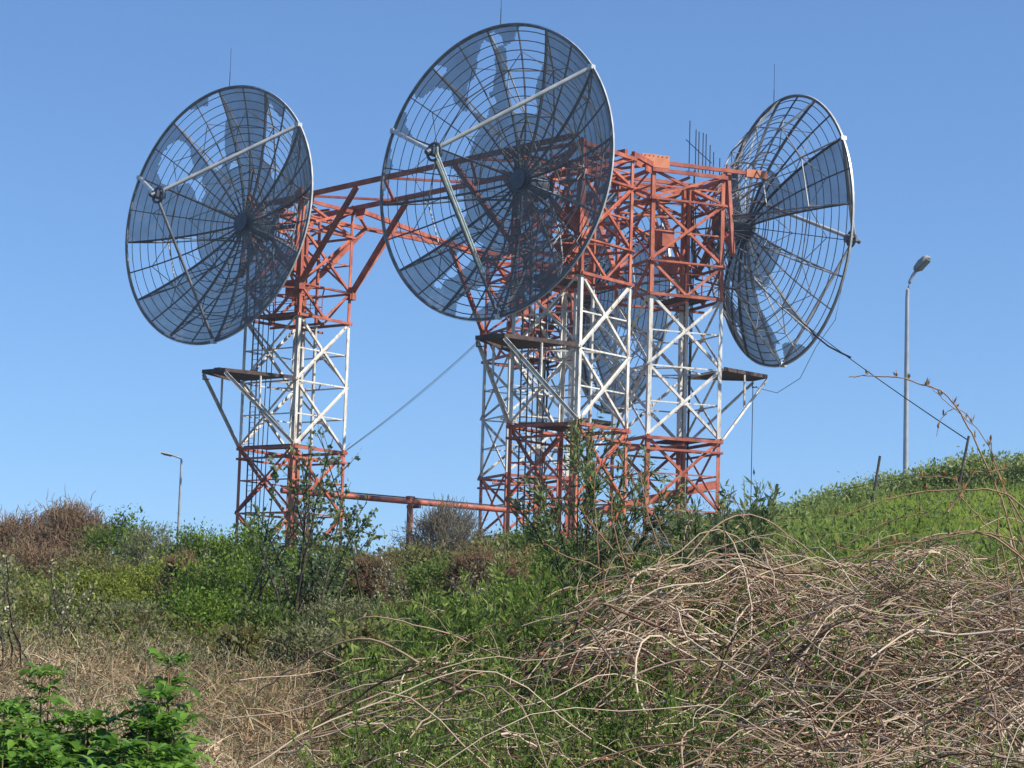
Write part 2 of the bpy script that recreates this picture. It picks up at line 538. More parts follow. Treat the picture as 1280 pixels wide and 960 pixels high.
def tower(key, label, plat_dir, ladder_corner, deck_side):
    c, u, v = TOWERS[key]
    zb = float(ground(c.x, c.y)) - 0.2
    base = V((c.x, c.y, zb))
    t = thing('lattice_tower', base, label, 'lattice tower', 'red and white lattice towers')
    L = lambda su, sv, z: corner(key, su, sv, z) - base
    order = [(-1, -1), (1, -1), (1, 1), (-1, 1)]
    for su, sv in order:
        leg = MB().angle(L(su, sv, zb), L(su, sv, TOP + 0.25), 0.21, 0.03, u * -su, v * -sv).build('leg', M['paint'], t)
        f = MB()
        p = L(su, sv, zb)
        f.box(p - UP * 0.3, p + UP * 0.25, 0.8, 0.8, u).build('footing', M['post'], leg)
    levels = [ZRING - 2 * BAY, ZRING - BAY, ZRING, ZRING + BAY, ZRING + 2 * BAY, KNEE, ZRING + 12.4, TOP]
    for fi in range(4):
        (a1, a2), (b1, b2) = order[fi], order[(fi + 1) % 4]
        mid = (u * (a1 + b1) + v * (a2 + b2)).normalized()         # face normal, outwards
        along = (L(b1, b2, 0) - L(a1, a2, 0)).normalized()
        for bi in range(7):
            z0, z1 = levels[bi], levels[bi + 1]
            z0 = max(z0, zb + 0.3)
            a0, b1_ = L(a1, a2, z0) + mid * 0.003, L(b1, b2, z1) + mid * 0.003
            b0, a1_ = L(b1, b2, z0) - mid * 0.045, L(a1, a2, z1) - mid * 0.045
            if bi == 4:                                  # short bay: two struts down to the middle of the ring beam
                lo = (L(a1, a2, z0) + L(b1, b2, z0)) / 2
                MB().angle(lo - along * 0.02, a1_, 0.13, 0.018, UP, -mid).build('brace', M['paint'], t)
                MB().angle(lo + along * 0.02, b1_, 0.13, 0.018, UP, -mid).build('brace', M['paint'], t)
                continue
            MB().angle(a0, b1_, 0.135, 0.018, UP, mid).build('brace', M['paint'], t)
            MB().angle(b0, a1_, 0.135, 0.018, UP, -mid).build('brace', M['paint'], t)
            zm = (z0 + z1) / 2
            MB().box(L(a1, a2, zm) + along * 0.12 - mid * 0.12, L(b1, b2, zm) - along * 0.12 - mid * 0.12, 0.07, 0.07).build('girt', M['paint'], t)
            g = MB()
            pc = (L(a1, a2, zm) + L(b1, b2, zm)) / 2 - mid * 0.021
            e = 0.2
            g.plate([pc - along * e - UP * e * .6, pc + along * e - UP * e * .6, pc + along * e + UP * e * .6, pc - along * e + UP * e * .6], 0.016, mid)
            g.build('gusset', M['paint'], t)
        for zr, hh in ((ZRING - 0.05, 0.16), (ZRING - 0.62, 0.11), (ZRING + 2 * BAY, 0.15), (KNEE, 0.09), (ZRING + 12.4, 0.11), (TOP, 0.2)):
            MB().box(L(a1, a2, zr) - along * 0.06 + mid * 0.09, L(b1, b2, zr) + along * 0.06 + mid * 0.09, 0.1, hh).build('ring_beam', M['red'], t)
    # diaphragm crossing inside the ring levels
    for zr in (ZRING - 0.3, ZRING + 2 * BAY - 0.25, TOP - 0.2):
        MB().box(L(-1, 0, zr), L(1, 0, zr), 0.12, 0.12).build('diaphragm_beam', M['red'], t)
        MB().box(L(0, -1, zr - 0.13), L(0, 1, zr - 0.13), 0.12, 0.12).build('diaphragm_beam', M['red'], t)
    # inner decks
    du, dv = deck_side
    for zr in (ZRING + 0.08, ZRING + 2 * BAY + 0.14):
        d = MB()
        lo_u, hi_u = (-0.9, 0.9)
        if du:
            lo_u, hi_u = (0.02, 0.92) if du > 0 else (-0.92, -0.02)
        lo_v, hi_v = (-0.9, 0.9)
        if dv:
            lo_v, hi_v = (0.02, 0.92) if dv > 0 else (-0.92, -0.02)
        d.plate([L(lo_u, lo_v, zr), L(hi_u, lo_v, zr), L(hi_u, hi_v, zr), L(lo_u, hi_v, zr)], 0.05, UP)
        dk = d.build('inner_deck', M['deck'], t)
        if zr > ZRING + 1:
            h = MB()
            cs = [(lo_u, lo_v), (hi_u, lo_v), (hi_u, hi_v), (lo_u, hi_v)]
            for k in range(4):
                p, q = cs[k], cs[(k + 1) % 4]
                for hz in (0.55, 1.1):
                    h.tube(L(p[0], p[1], zr + hz), L(q[0], q[1], zr + hz), 0.022, 5)
                for s in (0, 0.5):
                    x, y = p[0] + (q[0] - p[0]) * s, p[1] + (q[1] - p[1]) * s
                    h.tube(L(x, y, zr), L(x, y, zr + 1.1), 0.024, 5)
            h.build('handrail', M['red'], dk)
    # cantilevered service platform one bay above the ring, below the dish
    n, s, ln, wd = plat_dir                      # outward normal, along-face direction, length, tip width
    zp = ZRING + BAY + 0.1
    fa = c - base + n * (SIDE / 2) + s * (SIDE / 2)
    fb = c - base + n * (SIDE / 2) - s * (SIDE / 2)
    tip = c - base + n * (SIDE / 2 + ln)
    P = [V((q.x, q.y, zp - base.z)) for q in (fa + n * 0.15, tip + s * wd / 2, tip - s * wd / 2, fb + n * 0.15)]
    pl = MB().plate([P[0] * 0.9 + P[3] * 0.1, P[1], P[2], P[3] * 0.9 + P[0] * 0.1], 0.05, UP).build('service_platform', M['deck'], t)
    fr = MB()
    fr.box(P[0], P[1], 0.1, 0.2).box(P[3], P[2], 0.1, 0.2)
    fr.box(P[1] + s * 0.06, P[2] - s * 0.06, 0.1, 0.2)
    fr.build('platform_frame', M['deck'], pl)
    for q, la in ((P[1], fa), (P[2], fb)):
        foot = V((la.x, la.y, ZRING - base.z + 0.15)) + n * 0.06
        st = MB().angle(q - UP * 0.1, foot, 0.15, 0.02, s, n).build('platform_strut', M['paint'], pl)
        mid = (q + foot) / 2
        MB().box(V((mid.x, mid.y, zp - base.z - 0.1)), mid, 0.09, 0.09, n).build('platform_post', M['paint'], pl)
    ex = MB().tube(P[2], P[2] - UP * 0.45, 0.03, 5).tube(P[2] - UP * 0.45, P[2] - UP * 0.45 + s * 0.5, 0.03, 5)
    ex.box(tip + UP * (zp - base.z - tip.z + 0.14) - n * 1.2, tip + UP * (zp - base.z - tip.z + 0.14) - n * 0.2, 0.5, 0.12)
    ex.build('platform_stub', M['dark_steel'], pl)
    # waveguide risers through the middle, and plan bracing at the node levels
    for k, (ru, rv) in enumerate(((-0.25, 0.5), (0.35, 0.35))):
        MB().tube(L(ru, rv, zb + 0.4), L(ru, rv, TOP - 0.3), 0.13 - 0.04 * k, 8).build('riser_pipe', M['paint'], t, True)
    for zr in (ZRING - BAY, ZRING + BAY, KNEE, ZRING + 12.4):
        a_, b_ = 0.94, 0.0
        for (q0, q1) in (((0, -a_), (a_, 0)), ((a_, 0), (0, a_)), ((0, a_), (-a_, 0)), ((-a_, 0), (0, -a_))):
            MB().box(L(q0[0], q0[1], zr), L(q1[0], q1[1], zr), 0.07, 0.07).build('plan_brace', M['paint'], t)
        for q0, q1 in (((-0.97, -0.97), (0.97, -0.97)), ((0.97, -0.97), (0.97, 0.97)), ((0.97, 0.97), (-0.97, 0.97)), ((-0.97, 0.97), (-0.97, -0.97))):
            MB().box(L(q0[0], q0[1], zr), L(q1[0], q1[1], zr), 0.07, 0.08).build('plan_brace', M['paint'], t)
    # equipment cabins and waveguide bends in the red head of the tower
    for k, (ru, rv, zz) in enumerate(((-0.2, 0.1, ZRING + 9.4), (0.3, -0.3, ZRING + 10.6))):
        q = L(ru, rv, zz)
        MB().box(q - u * 0.5, q + u * 0.5, 0.7, 0.9, UP).build('equipment_box', M['red'], t)
        MB().path([L(-0.25, 0.5, zz - 1.2), L(-0.25 + 0.1, 0.2, zz - 0.2), q, L(ru, rv - 0.4, zz + 1.4), L(0, -0.95, zz + 1.8)], 0.09, 7).build('waveguide_bend', M['orange'], t, True)
    # ladder and the cable run beside it
    lu, lv = ladder_corner
    ld = MB()
    p0 = L(lu * 0.80, lv * 0.84, zb)
    p1 = L(lu * 0.80, lv * 0.84, TOP - 1)
    dirn = u * 0.42 if True else v
    ld.box(p0, p1, 0.05, 0.07, u).box(p0 - dirn * lu, p1 - dirn * lu, 0.05, 0.07, u)
    z = 0.3
    while z < (p1 - p0).z:
        ld.box(p0 + UP * z, p0 + UP * z - dirn * lu, 0.025, 0.025)
        z += 0.3
    ld.build('ladder', M['dark_steel'], t)
    cb = MB()
    for k in range(3):
        off = -u * (lu * (0.75 + 0.16 * k)) - v * (lv * 0.1 * k)
        cb.tube(p0 + off, p1 + off + u * (0.25 * k), 0.028, 5)
    cb.build('cable_run', M['cable'], t)
    return t


tower('A', 'slim red and white lattice tower standing alone, furthest left', (-V1, U1, 4.3, 1.7), (-1, -1), (0, -1))
tower('B', 'nearest red and white lattice tower, behind the middle raised dish', (-V1, U1, 4.3, 1.7), (-1, -1), (-1, 0))
tower('C', 'farthest red and white lattice tower, its ring lower, mostly behind the nearest one', (V2, U2, 3.6, 1.7), (-1, 1), (0, 1))
tower('D', 'red and white lattice tower beside the sideways dish, furthest right', (V2, U2, 3.4, 1.5), (-1, 1), (0, 1))


# ------------------------------------------------------------------ link trusses between the towers
def link_truss(label, k1, c1, k2, c2, ext1=0.0, ext2=0.0, knees=True, drop=1.15, width=0.2):
    """box truss between two tower faces; c1, c2 are the two corner pairs"""
    pa = [corner(k1, *q, TOP + 0.25) for q in c1]
    pb = [corner(k2, *q, TOP + 0.25) for q in c2]
    mid = (pa[0] + pa[1]) / 2
    root = thing('truss_beam', mid, label, 'truss', 'truss beams tying the tower tops')
    ends = []
    for a, b in zip(pa, pb):
        d = (b - a).normalized()
        lower = -UP * drop
        A, B = a - d * ext1 - mid, b + d * ext2 - mid
        MB().box(A, B, width * 0.9, 0.26).build('chord', M['red'], root)
        for e_, sg in ((a - mid, 1), (b - mid, -1)):
            MB().box(e_ + d * sg * 0.2 - UP * 0.25, e_ + d * sg * 1.0 - UP * 0.25, 0.05, 0.5).build('gusset', M['red'], root)
        ends.append((a - mid, b - mid))
        if knees:
            kz = KNEE
            for p, q in ((a, d), (b, -d)):
                ft = V((p.x, p.y, kz)) - mid
                MB().box(ft, p - mid + q * 4.9 - UP * 0.17, 0.22, 0.26).build('knee_brace', M['red'], root)
                MB().box(ft - UP * 0.35, ft + UP * 0.35, 0.42, 0.42, q).build('knee_bracket', M['red'], root)
    n = max(2, int((pb[0] - pa[0]).length / 3.4))
    for i in range(n):
        p, q = ends[0], ends[1]
        x0, x1 = p[0].lerp(p[1], i / n), q[0].lerp(q[1], (i + 1) / n)
        if i % 2:
            x0, x1 = q[0].lerp(q[1], i / n), p[0].lerp(p[1], (i + 1) / n)
        MB().box(x0, x1, 0.15, 0.12).build('lateral_brace', M['red'], root)
    return root


link_truss('long red truss beam from lone left tower to nearest tower', 'A', ((1, -1), (1, 1)), 'B', ((-1, -1), (-1, 1)), 5.5, 4.4)
link_truss('long red truss beam from lone left tower to farthest tower', 'A', ((1, 1), (-1, 1)), 'C', ((-1, -1), (-1, 1)), 0.2, 0.2)
link_truss('short red truss beam joining nearest tower and right tower', 'B', ((1, 1), (-1, 1)), 'D', ((1, -1), (-1, -1)), 0.2, 0.2, False)
link_truss('red truss beam from farthest tower to right tower', 'C', ((1, -1), (1, 1)), 'D', ((-1, -1), (-1, 1)), 0.6, 0.6, True)


def outrigger():
    """twin beam ends jutting from the right tower top, with drilled end plates"""
    a = corner('D', 1, -1, TOP + 0.62)
    for sv, lab in ((1, 'orange outrigger beam across the right tower top on its near side'),
                    (-1, 'orange outrigger beam across the right tower top on its far side')):
        a = corner('D', sv, -1, TOP + 0.42) - V2 * 0.8
        b = corner('D', sv, 1, TOP + 0.42) + V2 * 1.7
        r = thing('outrigger_beam', a, lab, 'beam', 'outrigger beams on the right tower')
        MB().box(V(), b - a, 0.16, 0.2).build('beam', M['red'], r)
        e = b - a
        MB().box(e - V2 * 0.5, e + V2 * 0.75, 0.22, 0.42).build('end_plate', M['orange'], r)
        if sv == 1:
            g = MB().box(V2 * 0.1 + UP * 0.02 + U2 * .12, V2 * 1.7 + UP * 0.02 + U2 * .12, 0.06, 0.66)
            gp = g.build('gusset_plate', M['orange'], r)
            bl = MB()
            for k in range(6):
                p = V2 * (0.28 + 0.25 * k) + UP * 0.27 + U2 * 0.145
                bl.tube(p, p + U2 * 0.03, 0.03, 6)
            bl.build('bolt_row', M['deck'], gp)


outrigger()

# ------------------------------------------------------------------ dishes
RD = 7.3
FOC = 6.4
PH0 = math.radians(-7)
NB = 24


def psurf(r, ph, back=0.0):
    """point on the paraboloid (local x = axis, z = up), pushed back along the axis"""
    return V((r * r / (4 * FOC) - back, r * math.sin(ph), r * math.cos(ph)))


def dish_meshes():
    out = []                                  # (name, mesh, material, [children])
    rim = MB().path([psurf(RD, PH0 + 2 * PI * i / 96) for i in range(96)], 0.075, 6, True)
    out.append(('rim', rim.mesh('rim', True), M['grey_steel'], []))
    band = MB()  # pale strip added round the rim, its sunlit white put into the colour
    for i in range(96):
        p = psurf(RD, PH0 + 2 * PI * i / 96)
        o_ = V((0, p.y, p.z)).normalized()
        band.v += [tuple(p + o_ * 0.085 - V((0.05, 0, 0))), tuple(p + o_ * 0.085 + V((0.05, 0, 0))), tuple(p + o_ * 0.1 + V((0.05, 0, 0))), tuple(p + o_ * 0.1 - V((0.05, 0, 0)))]
    for i in range(96):
        j = (i + 1) % 96
        for k in range(4):
            band.f.append((i * 4 + k, i * 4 + (k + 1) % 4, j * 4 + (k + 1) % 4, j * 4 + k))
    out.append(('sunlit_rim_band', band.mesh('sunlit_rim_band'), M['light_steel'], []))
    for i in range(NB):
        ph = PH0 + i * PI / 12
        main = i % 2 == 0
        wdt, dep = (0.07, 0.15) if main else (0.045, 0.09)
        m = MB()
        rs = [0.45 + (RD - 0.45) * k / 12 for k in range(13)]
        tang = V((0, math.cos(ph), -math.sin(ph)))
        n0 = len(m.v)
        for r in rs:
            p, q = psurf(r, ph, 0.02), psurf(r, ph, 0.02 + dep)
            m.v += [tuple(p - tang * wdt / 2), tuple(p + tang * wdt / 2), tuple(q + tang * wdt / 2), tuple(q - tang * wdt / 2)]
        for k in range(12):
            for j in range(4):
                m.f.append((k * 4 + j, k * 4 + (j + 1) % 4, k * 4 + 4 + (j + 1) % 4, k * 4 + 4 + j))
        m.f += [(3, 2, 1, 0), (48, 49, 50, 51)]
        out.append(('rib', m.mesh('rib'), M['dark_steel'], []))
    for j in range(16):
        r = 0.75 + j * 0.42
        hoop = MB().path([psurf(r, PH0 + 2 * PI * i / 72, 0.03) for i in range(72)], 0.026, 4, True)
        out.append(('hoop', hoop.mesh('hoop'), M['dark_steel'], []))
    # rear trusses: one behind each main rib
    nodes = [(1.15, -1.75), (3.5, 3.5 ** 2 / (4 * FOC) - 1.25), (5.6, 5.6 ** 2 / (4 * FOC) - 0.75)]
    def nd(k, ph):
        r, x = nodes[k]
        return V((x, r * math.sin(ph), r * math.cos(ph)))
    for i in range(12):
        ph = PH0 + i * PI / 6
        m = MB()
        pts = [nd(0, ph), nd(1, ph), nd(2, ph), psurf(RD - 0.1, ph, 0.15)]
        for a, b in zip(pts, pts[1:]):
            m.tube(a, b, 0.045, 5)
        for k, rs in ((0, (0.6, 2.3)), (1, (2.3, 3.5, 4.6)), (2, (4.6, 5.6, 6.5))):
            for r in rs:
                m.tube(pts[k], psurf(r, ph, 0.2), 0.03, 5)
        out.append(('rear_truss', m.mesh('rear_truss'), M['truss_steel'], []))
    for k in range(3):
        m = MB()
        for i in range(12):
            p0, p1 = PH0 + i * PI / 6, PH0 + (i + 1) * PI / 6
            m.tube(nd(k, p0), nd(k, p1), 0.035, 5)
            if k:
                r = nodes[k][0]
                m.tube(nd(k, p0), psurf(r + 0.55, (p0 + p1) / 2, 0.12), 0.024, 5)
                m.tube(nd(k, p1), psurf(r + 0.55, (p0 + p1) / 2, 0.12), 0.024, 5)
        out.append(('rear_ring', m.mesh('rear_ring'), M['truss_steel'], []))
    hub = MB().tube(V((-1.9, 0, 0)), V((0.06, 0, 0)), 0.62, 20)
    hub.tube(V((0.06, 0, 0)), V((0.22, 0, 0)), 0.48, 20)
    out.append(('hub', hub.mesh('hub', True), M['dark_steel'], []))
    mount = MB()
    for i in range(4):
        ph = PI / 4 + i * PI / 2
        p = V((-1.75, 1.1 * math.sin(ph), 1.1 * math.cos(ph)))
        q = V((-2.2 - 0.02, 2.13 * (1 if math.sin(ph) > 0 else -1), 2.4 * (1 if math.cos(ph) > 0 else -1)))
        mount.box(p, q, 0.22, 0.22)
        mount.box(V((-1.8, 0, 0)), q, 0.16, 0.16)
        mount.box(q, V((q.x, q.y, 0)), 0.18, 0.18)
    out.append(('mounting_frame', mount.mesh('mounting_frame'), M['red'], []))
    for i in range(8):
        ph = PH0 + (i * 3 % 24 // 2) * PI / 6
        sy, sz = (1 if math.sin(ph) >= 0 else -1), math.cos(ph)
        q = V((-2.25, 2.1 * sy, 2.5 * sz))
        sp = MB().tube(nd(1, ph), q, 0.06, 6)
        sp.tube(nd(0, ph), q, 0.05, 6)
        out.append(('support_strut', sp.mesh('support_strut'), M['grey_steel'], []))
    feed = V((FOC, 0, 0))
    for i in (53, 173, 293):
        ph = math.radians(i)
        a = psurf(RD + 0.02, ph)
        b = feed + V((-0.05, 0.38 * math.sin(ph), 0.38 * math.cos(ph)))
        st = MB().tube(a, b, 0.085 if i == 173 else 0.11, 10)
        sh = MB().box(a - V((0.14, 0, 0)), a + V((0.16, 0, 0)), 0.22, 0.22)
        out.append(('feed_strut', st.mesh('feed_strut', True), M['grey_steel' if i == 173 else 'light_steel'], [('strut_shoe', sh.mesh('strut_shoe'), M['light_steel'])]))  # lowest strut in darker steel, its shade put into the colour
    fh = MB().path([feed + V((0, 0.42 * math.sin(a), 0.42 * math.cos(a))) for a in np.linspace(0, 2 * PI, 25)[:-1]], 0.07, 6, True)
    for k in range(3):
        a = 2 * PI * k / 3 + 0.3
        fh.box(feed, feed + V((0, 0.42 * math.sin(a), 0.42 * math.cos(a))), 0.08, 0.08)
    horn = MB().prism(feed + V((-0.35, 0, 0)), feed + V((0.3, 0, 0)), [(-.22, -.17), (.22, -.17), (.22, .17), (-.22, .17)], V((0, 1, 0)), UP)
    horn.tube(feed + V((0.3, 0, 0)), feed + V((0.55, 0, -0.15)), 0.12, 8)
    out.append(('feed_ring', fh.mesh('feed_ring', True), M['dark_steel'], [('feed_horn', horn.mesh('feed_horn'), M['dark_steel'])]))
    rod_base = psurf(RD, 0.0)
    rod = MB().tube(rod_base, rod_base + UP * 0.9, 0.022, 5).tube(rod_base + UP * 0.9, rod_base + UP * 2.3, 0.012, 5)
    out.append(('lightning_rod', rod.mesh('lightning_rod'), M['cable'], []))
    return out


M['truss_steel'] = simple('pale_weathered_truss_steel', (0.17, 0.17, 0.175), (0.32, 0.32, 0.31), 2.0, 0.5, 0.15)
M['grey_steel'] = simple('weathered_grey_steel', (0.085, 0.095, 0.11), (0.20, 0.20, 0.20), 2.0, 0.5, 0.2)
DISH = dish_meshes()


def _vn(x, y, seed):
    s = np.sin(x * 1.7 + seed * 3.1) * np.cos(y * 1.3 - seed * 1.7) + 0.45 * np.sin(x * 3.1 - y * 2.3 + seed) + 0.12 * np.sin(x * 7.7 + seed * 5) * np.sin(y * 8.3 + seed * 2)
    return s


def panel(i, r0, r1, cover, seed):
    """one 30 degree screen panel; cover in 0..1, less than 1 leaves torn holes"""
    rng = np.random.default_rng(seed)
    nr, na = max(6, int((r1 - r0) / 0.07)), 44
    p0, p1 = PH0 + i * PI / 6, PH0 + (i + 1) * PI / 6
    R, A = np.meshgrid(np.linspace(r0, r1, nr + 1), np.linspace(p0, p1, na + 1), indexing='ij')
    JR, JA = R.copy(), A.copy()
    JR[1:-1, 1:-1] += rng.uniform(-.02, .02, JR[1:-1, 1:-1].shape)
    JA[1:-1, 1:-1] += rng.uniform(-.004, .004, JR[1:-1, 1:-1].shape)
    vs = np.stack([JR ** 2 / (4 * FOC) + 0.01, JR * np.sin(JA), JR * np.cos(JA)], -1).reshape(-1, 3)
    idx = np.arange((nr + 1) * (na + 1)).reshape(nr + 1, na + 1)
    q = np.stack([idx[:-1, :-1], idx[:-1, 1:], idx[1:, 1:], idx[1:, :-1]], -1)
    pieces = [np.ones(q.shape[:2], bool)]
    if cover < 1:
        rc = (R[:-1, :-1] + R[1:, 1:]) / 2
        ac = (A[:-1, :-1] + A[1:, 1:]) / 2
        s = _vn(rc * np.sin(ac) * 0.8, rc * np.cos(ac) * 0.8, seed * 0.77)
        edge = np.minimum(np.minimum(rc - r0, r1 - rc) / 0.6, np.minimum((ac - p0), (p1 - ac)) * rc / 0.5)
        s = s - np.clip(edge, 0, 1.5) * 0.9
        left = s >= np.quantile(s, 1 - cover)
        pieces = []
        while left.any():
            i0 = tuple(np.argwhere(left)[0])
            todo, got = [i0], np.zeros_like(left)
            left[i0] = False
            while todo:
                y, x = todo.pop()
                got[y, x] = True
                for yy, xx in ((y + 1, x), (y - 1, x), (y, x + 1), (y, x - 1)):
                    if 0 <= yy < left.shape[0] and 0 <= xx < left.shape[1] and left[yy, xx]:
                        left[yy, xx] = False
                        todo.append((yy, xx))
            if got.sum() > 40:
                pieces.append(got)
    out = []
    for keep in pieces:
        f = q[keep].reshape(-1, 4)
        used, inv = np.unique(f, return_inverse=True)
        out.append(np_mesh('screen_panel', vs[used], inv.reshape(-1, 4), True))
    return out


def dish(key, label, axis, zc, stand, outer, inner_missing=(), split=3.3, waveguide=False, tilt=0.0, spin=0.0):
    c, u, v = TOWERS[key]
    loc = V((c.x, c.y, zc)) + axis * stand
    root = thing('dish_antenna', loc, label, 'dish antenna', 'mesh dish antennas on the towers', math.atan2(axis.y, axis.x))
    root.rotation_euler = (math.radians(-spin), math.radians(-tilt), math.atan2(axis.y, axis.x))
    for name, me, mat, kids in DISH:
        o = link(name, me, mat, root)
        if name == 'lightning_rod':
            pb = psurf(RD, 0.0)
            o.matrix_local = Matrix.Translation(pb) @ root.rotation_euler.to_matrix().to_4x4().inverted() @ Matrix.Translation(-pb)
        for kn, km, kmat in kids:
            link(kn, km, kmat, o)
    for i in range(12):
        cov = outer[i]
        if i not in inner_missing:
            for me in panel(i, 0.5, split, 1.0, 5 + i):
                link('screen_panel', me, M['screen'], root)
        if cov > 0:
            for me in panel(i, split, RD - 0.02, cov, 40 + i * 3 + ord(key)):
                link('screen_panel', me, M['screen'], root)
    if waveguide:
        feed = V((FOC, 0, 0))
        a = psurf(RD, math.radians(173))
        p0, p1 = feed + V((0.1, 0.25, -0.2)), feed.lerp(a, 0.74) + V((0.25, 0.22, 0))
        g = MB()
        for k in range(2):
            o = V((0.05, 0.14 * k, 0))
            g.path([feed + V((-.2, .1 + .1 * k, 0.3)), feed + V((0.1, 0.25 + .05 * k, 0.15)), p0 + o, p1 + o], 0.042, 6)
        g.build('waveguide', M['guide'], root, True)
    return root


AX1 = V((-0.64, -0.768, 0)).normalized()
AX2 = V2
# sectors clockwise from the top as seen from the front
dish('A', 'left mesh dish facing near left, on the lone tower', AX1, ZRING + 12.35, 4.6,
     [1, 0.22, 1, 0, 1, 1, 1, 1, 0, 1, 0.55, 0.25], tilt=4.5)
dish('B', 'largest mesh dish in the middle with a pale green waveguide down its strut', AX1, ZRING + 11.85, 4.4,
     [0.2, 1, 1, 0.9, 0.35, 1, 0.6, 0.8, 0.06, 0.25, 0.2, 0.62], (3,), waveguide=True, tilt=2.0)
dish('D', 'mesh dish turned to the far right, seen from behind on the right tower', AX2, ZRING + 11.9, 4.7,
     [0, 1, 0.0, 0.0, 0.8, 1, 0.3, 0.0, 0.0, 1, 0, 0.0], (0, 8, 11), spin=9.0)
dish('C', 'farthest mesh dish, half hidden behind the tower legs', AX2, ZRING + 11.9, 4.2,
     [1, 0.6, 1, 1, 1, 0.4, 1, 0.5, 1, 1, 0, 0.5], spin=9.0)

# ------------------------------------------------------------------ pipes, wires, aerials
def pipe_bridge():
    a = at(340, 607, 134)
    a, b = V(at(352, 612, 134.5)), V(at(660, 641, 146))
    a.z = b.z = (a.z + b.z) / 2
    r = thing('pipe_bridge', V((a.x, a.y, a.z)), 'low red pipe bridge on a single post between lone tower and others', 'pipe bridge')
    MB().tube(V(), b - a, 0.17, 10).build('pipe', M['red'], r, True)
    MB().box(V((0, 0, 0.22)), b - a + UP * 0.22, 0.22, 0.06).build('cover_strip', M['deck'], r)
    p = V(at(513, 632, 140.5))
    q = (a.lerp(b, (p.x - a.x) / (b.x - a.x)))
    g = float(ground(q.x, q.y)) - 0.2
    pst = MB().box(V((q.x, q.y, g)) - a, q - a - UP * 0.17, 0.26, 0.26, U1).build('support_post', M['red'], r)
    MB().box(q - a - UP * 0.3 - U1 * 0.2, q - a - UP * 0.3 + U1 * 0.75, 0.2, 0.18).build('post_bracket', M['deck'], r)
    MB().box(q - a + UP * 0.17 - U1 * 0.15, q - a + UP * 0.17 + U1 * 0.15, 0.5, 0.3).build('pipe_clamp', M['red'], r)


pipe_bridge()


def duct_bridge():
    a, b = V(at(745, 640, 124)), V(at(893, 606, 127.5))
    r = thing('cable_duct', a, 'thick rusty red cable duct between nearest tower and right tower', 'cable duct')
    MB().box(V(), b - a, 0.6, 0.42).build('duct', M['red'], r)
    for k in range(5):
        p = (b - a) * ((k + 0.5) / 5)
        MB().box(p - UP * 0.24 - (b - a).normalized() * 0.05, p - UP * 0.24 + (b - a).normalized() * 0.05, 0.66, 0.07).build('duct_strap', M['deck'], r)


duct_bridge()


def sag(a, b, s, n=14):
    a, b = V(a), V(b)
    return [a.lerp(b, i / n) - UP * (4 * s * (i / n) * (1 - i / n)) for i in range(n + 1)]


def wire(name, pts, r, label, cat, group=None, mat='cable', parts=None):
    o0 = pts[0]
    m = MB().path([p - o0 for p in pts], r, 5)
    o = m.build(name, M[mat])
    o.location = o0
    return set_props(o, label, cat, group)


pC = corner('C', -1, -1, KNEE)
pA = corner('A', 1, 1, ZRING + 0.1)
wire('stay_wire', sag(pC, pA, 0.25), 0.02, 'upper of two stay wires from farthest tower down to lone tower ring', 'wire', 'stay wires between towers')
wire('stay_wire', sag(pC - UP * 0.12, pA - UP * 0.05, 0.28), 0.014, 'lower of two stay wires from farthest tower down to lone tower ring', 'wire', 'stay wires between towers')
STAKE = V(at(1208, 549, 61))
gw = sag(V(at(935, 345, 127)), STAKE, 0.25, 20)
wire('guy_wire', gw, 0.016, 'guy wire slanting from the sideways dish down to the stake on the grassy crest', 'wire')
wire('guy_wire', [p + V((0.0, 0, -0.03 - 0.12 * math.sin(i))) for i, p in enumerate(gw[9:14])], 0.035, 'thick frayed splice hanging along the guy wire right of the sideways dish', 'wire')
tipD = V((TOWERS['D'][0].x, TOWERS['D'][0].y, ZRING + BAY)) + V2 * (SIDE / 2 + 3.4) + U2 * -0.7
wire('drop_wire', [tipD - UP * 0.3, tipD - UP * 4, V((tipD.x, tipD.y, float(ground(tipD.x, tipD.y))))], 0.022, 'thin wire dropping straight from right tower platform to the ground', 'wire')
feedD = V((TOWERS['D'][0].x, TOWERS['D'][0].y, ZRING + 11.9)) + AX2 * (4.7 + FOC)
wire('loose_wire', [feedD + V((0, 0, -.1)), feedD + V((-.5, -.3, -2.6)), feedD + V((-.9, -.6, -4.6)), feedD + V((-2.0, -1.2, -6.2)), feedD + V((-2.9, -1.8, -8.0)), tipD.lerp(feedD, .25) - UP * 2.6, tipD - UP * 0.3], 0.018, 'loose thin wire drooping from the sideways dish feed to the platform tip', 'wire')


def comb_aerial():
    base = corner('D', -1, -1, TOP + 0.2)
    b = V(at(868, 214, 130.6))
    r = thing('comb_aerial', b, 'comb of thin upright rods on top of the right tower', 'aerial')
    MB().box(V((-0.45, 0, 0)), V((1.6, 0, -0.35)), 0.05, 0.05).build('boom', M['cable'], r)
    MB().box(V((-0.5, 0.1, 1.8)), V((0.95, 0.1, 0.5)), 0.04, 0.04).build('boom', M['cable'], r)
    MB().tube(V((0, 0, -1.6)), V((0, 0, 0.05)), 0.05, 6).build('mast', M['cable'], r)
    for x, h0, h1 in ((-0.3, -0.4, 2.55), (0.05, -0.2, 2.1), (0.22, -0.2, 2.0), (0.45, -0.2, 1.95), (0.62, -0.2, 1.9), (0.85, -0.2, 1.35), (1.05, -0.2, 1.0), (1.4, -0.3, 0.7)):
        MB().tube(V((x, 0, h0)), V((x, 0, h1 * 1.12)), 0.028, 5).build('rod', M['cable'], r)


